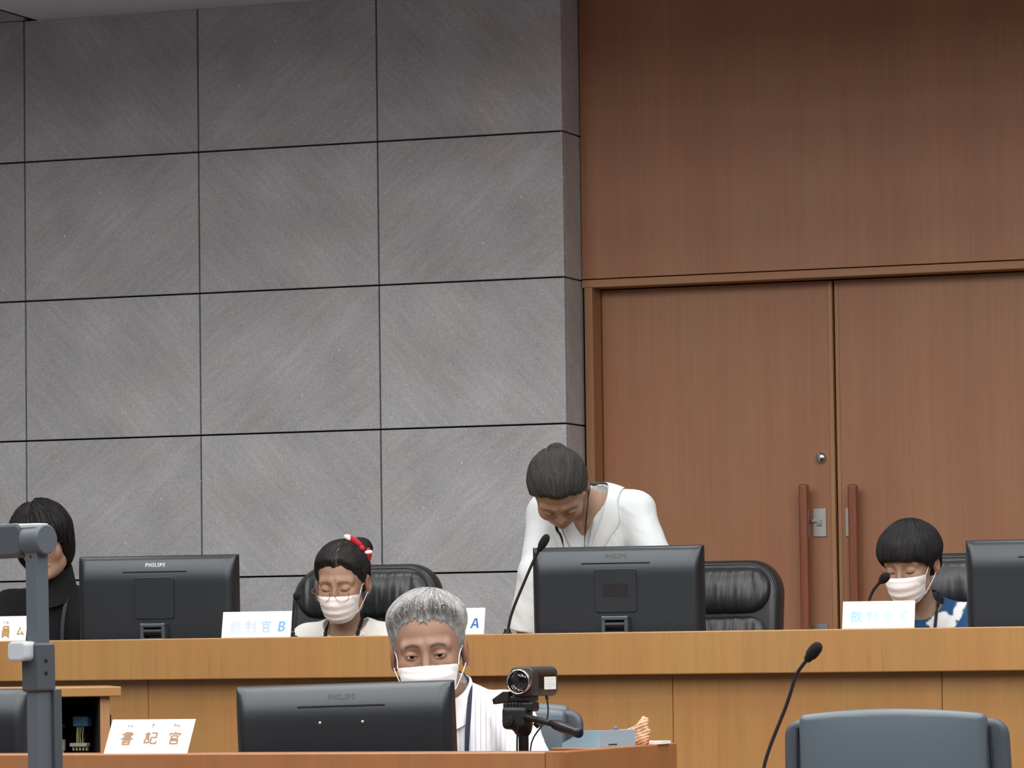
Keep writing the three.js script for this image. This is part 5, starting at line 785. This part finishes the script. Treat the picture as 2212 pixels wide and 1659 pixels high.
// --- the woman in black at the left edge
{
  const c7 = V(-6.2, 1.345, -12.35);
  const ctx = person({
    label: 'woman in a dark jacket with short black hair and round red glasses', base: [c7.x, PLAT, -12.3], skin: [0.38, 0.25, 0.178], hairColor: dark, browK: 0.5, lips: [0.48, 0.2, 0.17],
    head: { c: W3(94, 1176, -12.25), yaw: 17, pitch: 8, roll: 12, s: 0.95, w: 0.98, eyes: 'open' }, c7, torso: [12, 6, 0], ts: 0.95, neck: 0.046,
    arms: [{ e: V(-6.46, 1.09, -12.2), w: V(-6.36, 1.135, -11.98), hand: V(0.4, -0.1, 1) }, { e: V(-5.96, 1.09, -12.2), w: V(-6.05, 1.135, -11.98), hand: V(-0.4, -0.1, 1) }], handS: 0.9,
    hair: coat({ s: 44, col: [0.012, 0.011, 0.013], vary: 0.5, amp: 0.0045, jag: 0.009, edge: 0.012, line: [[0, 0.05], [0.3, 0.045], [0.6, 0.024], [0.85, -0.005], [1.1, -0.05], [1.5, -0.078], [2, -0.09], [3.14, -0.1]], t: (ph, y, x, z) => 0.022 + 0.012 * sst(0, 0.07, y) - 0.008 * Math.exp(-(((x + 0.012) / 0.012) ** 2)) * sst(0.07, 0.1, y) + 0.008 * Math.exp(-(((ph - 1.5) / 0.5) ** 2)) * sst(0.06, 0.0, y), locks: 1100, lr: [0.0007, 0.0015], ll: [0.05, 0.09], lift: 0.002, bend: V(0, -0.7, 0.05), cx: -0.012, cz: -0.02 }),
    cloth: { name: 'jacket', mat: std({ color: 0x05060b, roughness: 0.95 }), sleeve: 1.85, r0: 0.068, r1: 0.058, r2: 0.048, fold: 0.008, pad: 0.006, hole: (t) => ell(...t, [0, 0.03, 0.03], [0.058, 0.08, 0.068]) },
    glasses: { y: -0.008, r: 0.026, mat: std({ color: 0x7a2c3a, roughness: 0.35 }) },
    lanyard: { pts: [[[0.05, -0.36, 0.142], [0.055, -0.2, 0.14], [0.057, -0.09, 0.124], [0.062, -0.02, 0.072], [0.06, 0.025, 0.0], [0.04, 0.035, -0.05], [0, 0.035, -0.07], [-0.04, 0.035, -0.05], [-0.06, 0.025, 0.0], [-0.062, -0.02, 0.072], [-0.057, -0.09, 0.124], [-0.055, -0.2, 0.14], [-0.05, -0.36, 0.142]]], r: 0.0055, mat: std({ color: 0x2c2c36, roughness: 0.8 }) },
    legs: { color: 0x14151b, knee: [V(-6.3, 0.86, -11.95), V(-6.1, 0.86, -11.95)], foot: [V(-6.3, PLAT, -11.9), V(-6.1, PLAT, -11.9)] },
  });
  part('collar', collarSheet(ctx, { gap: 0.06, r: 0.06, back: 0.02, drop: 0.035, hgt: 0.07, flare: 0.02, fall: 0.03, wing: 0.1 }), std({ color: 0x05060b, roughness: 0.9, side: THREE.DoubleSide }), ctx.g);
}
renderer.render(scene, camera);
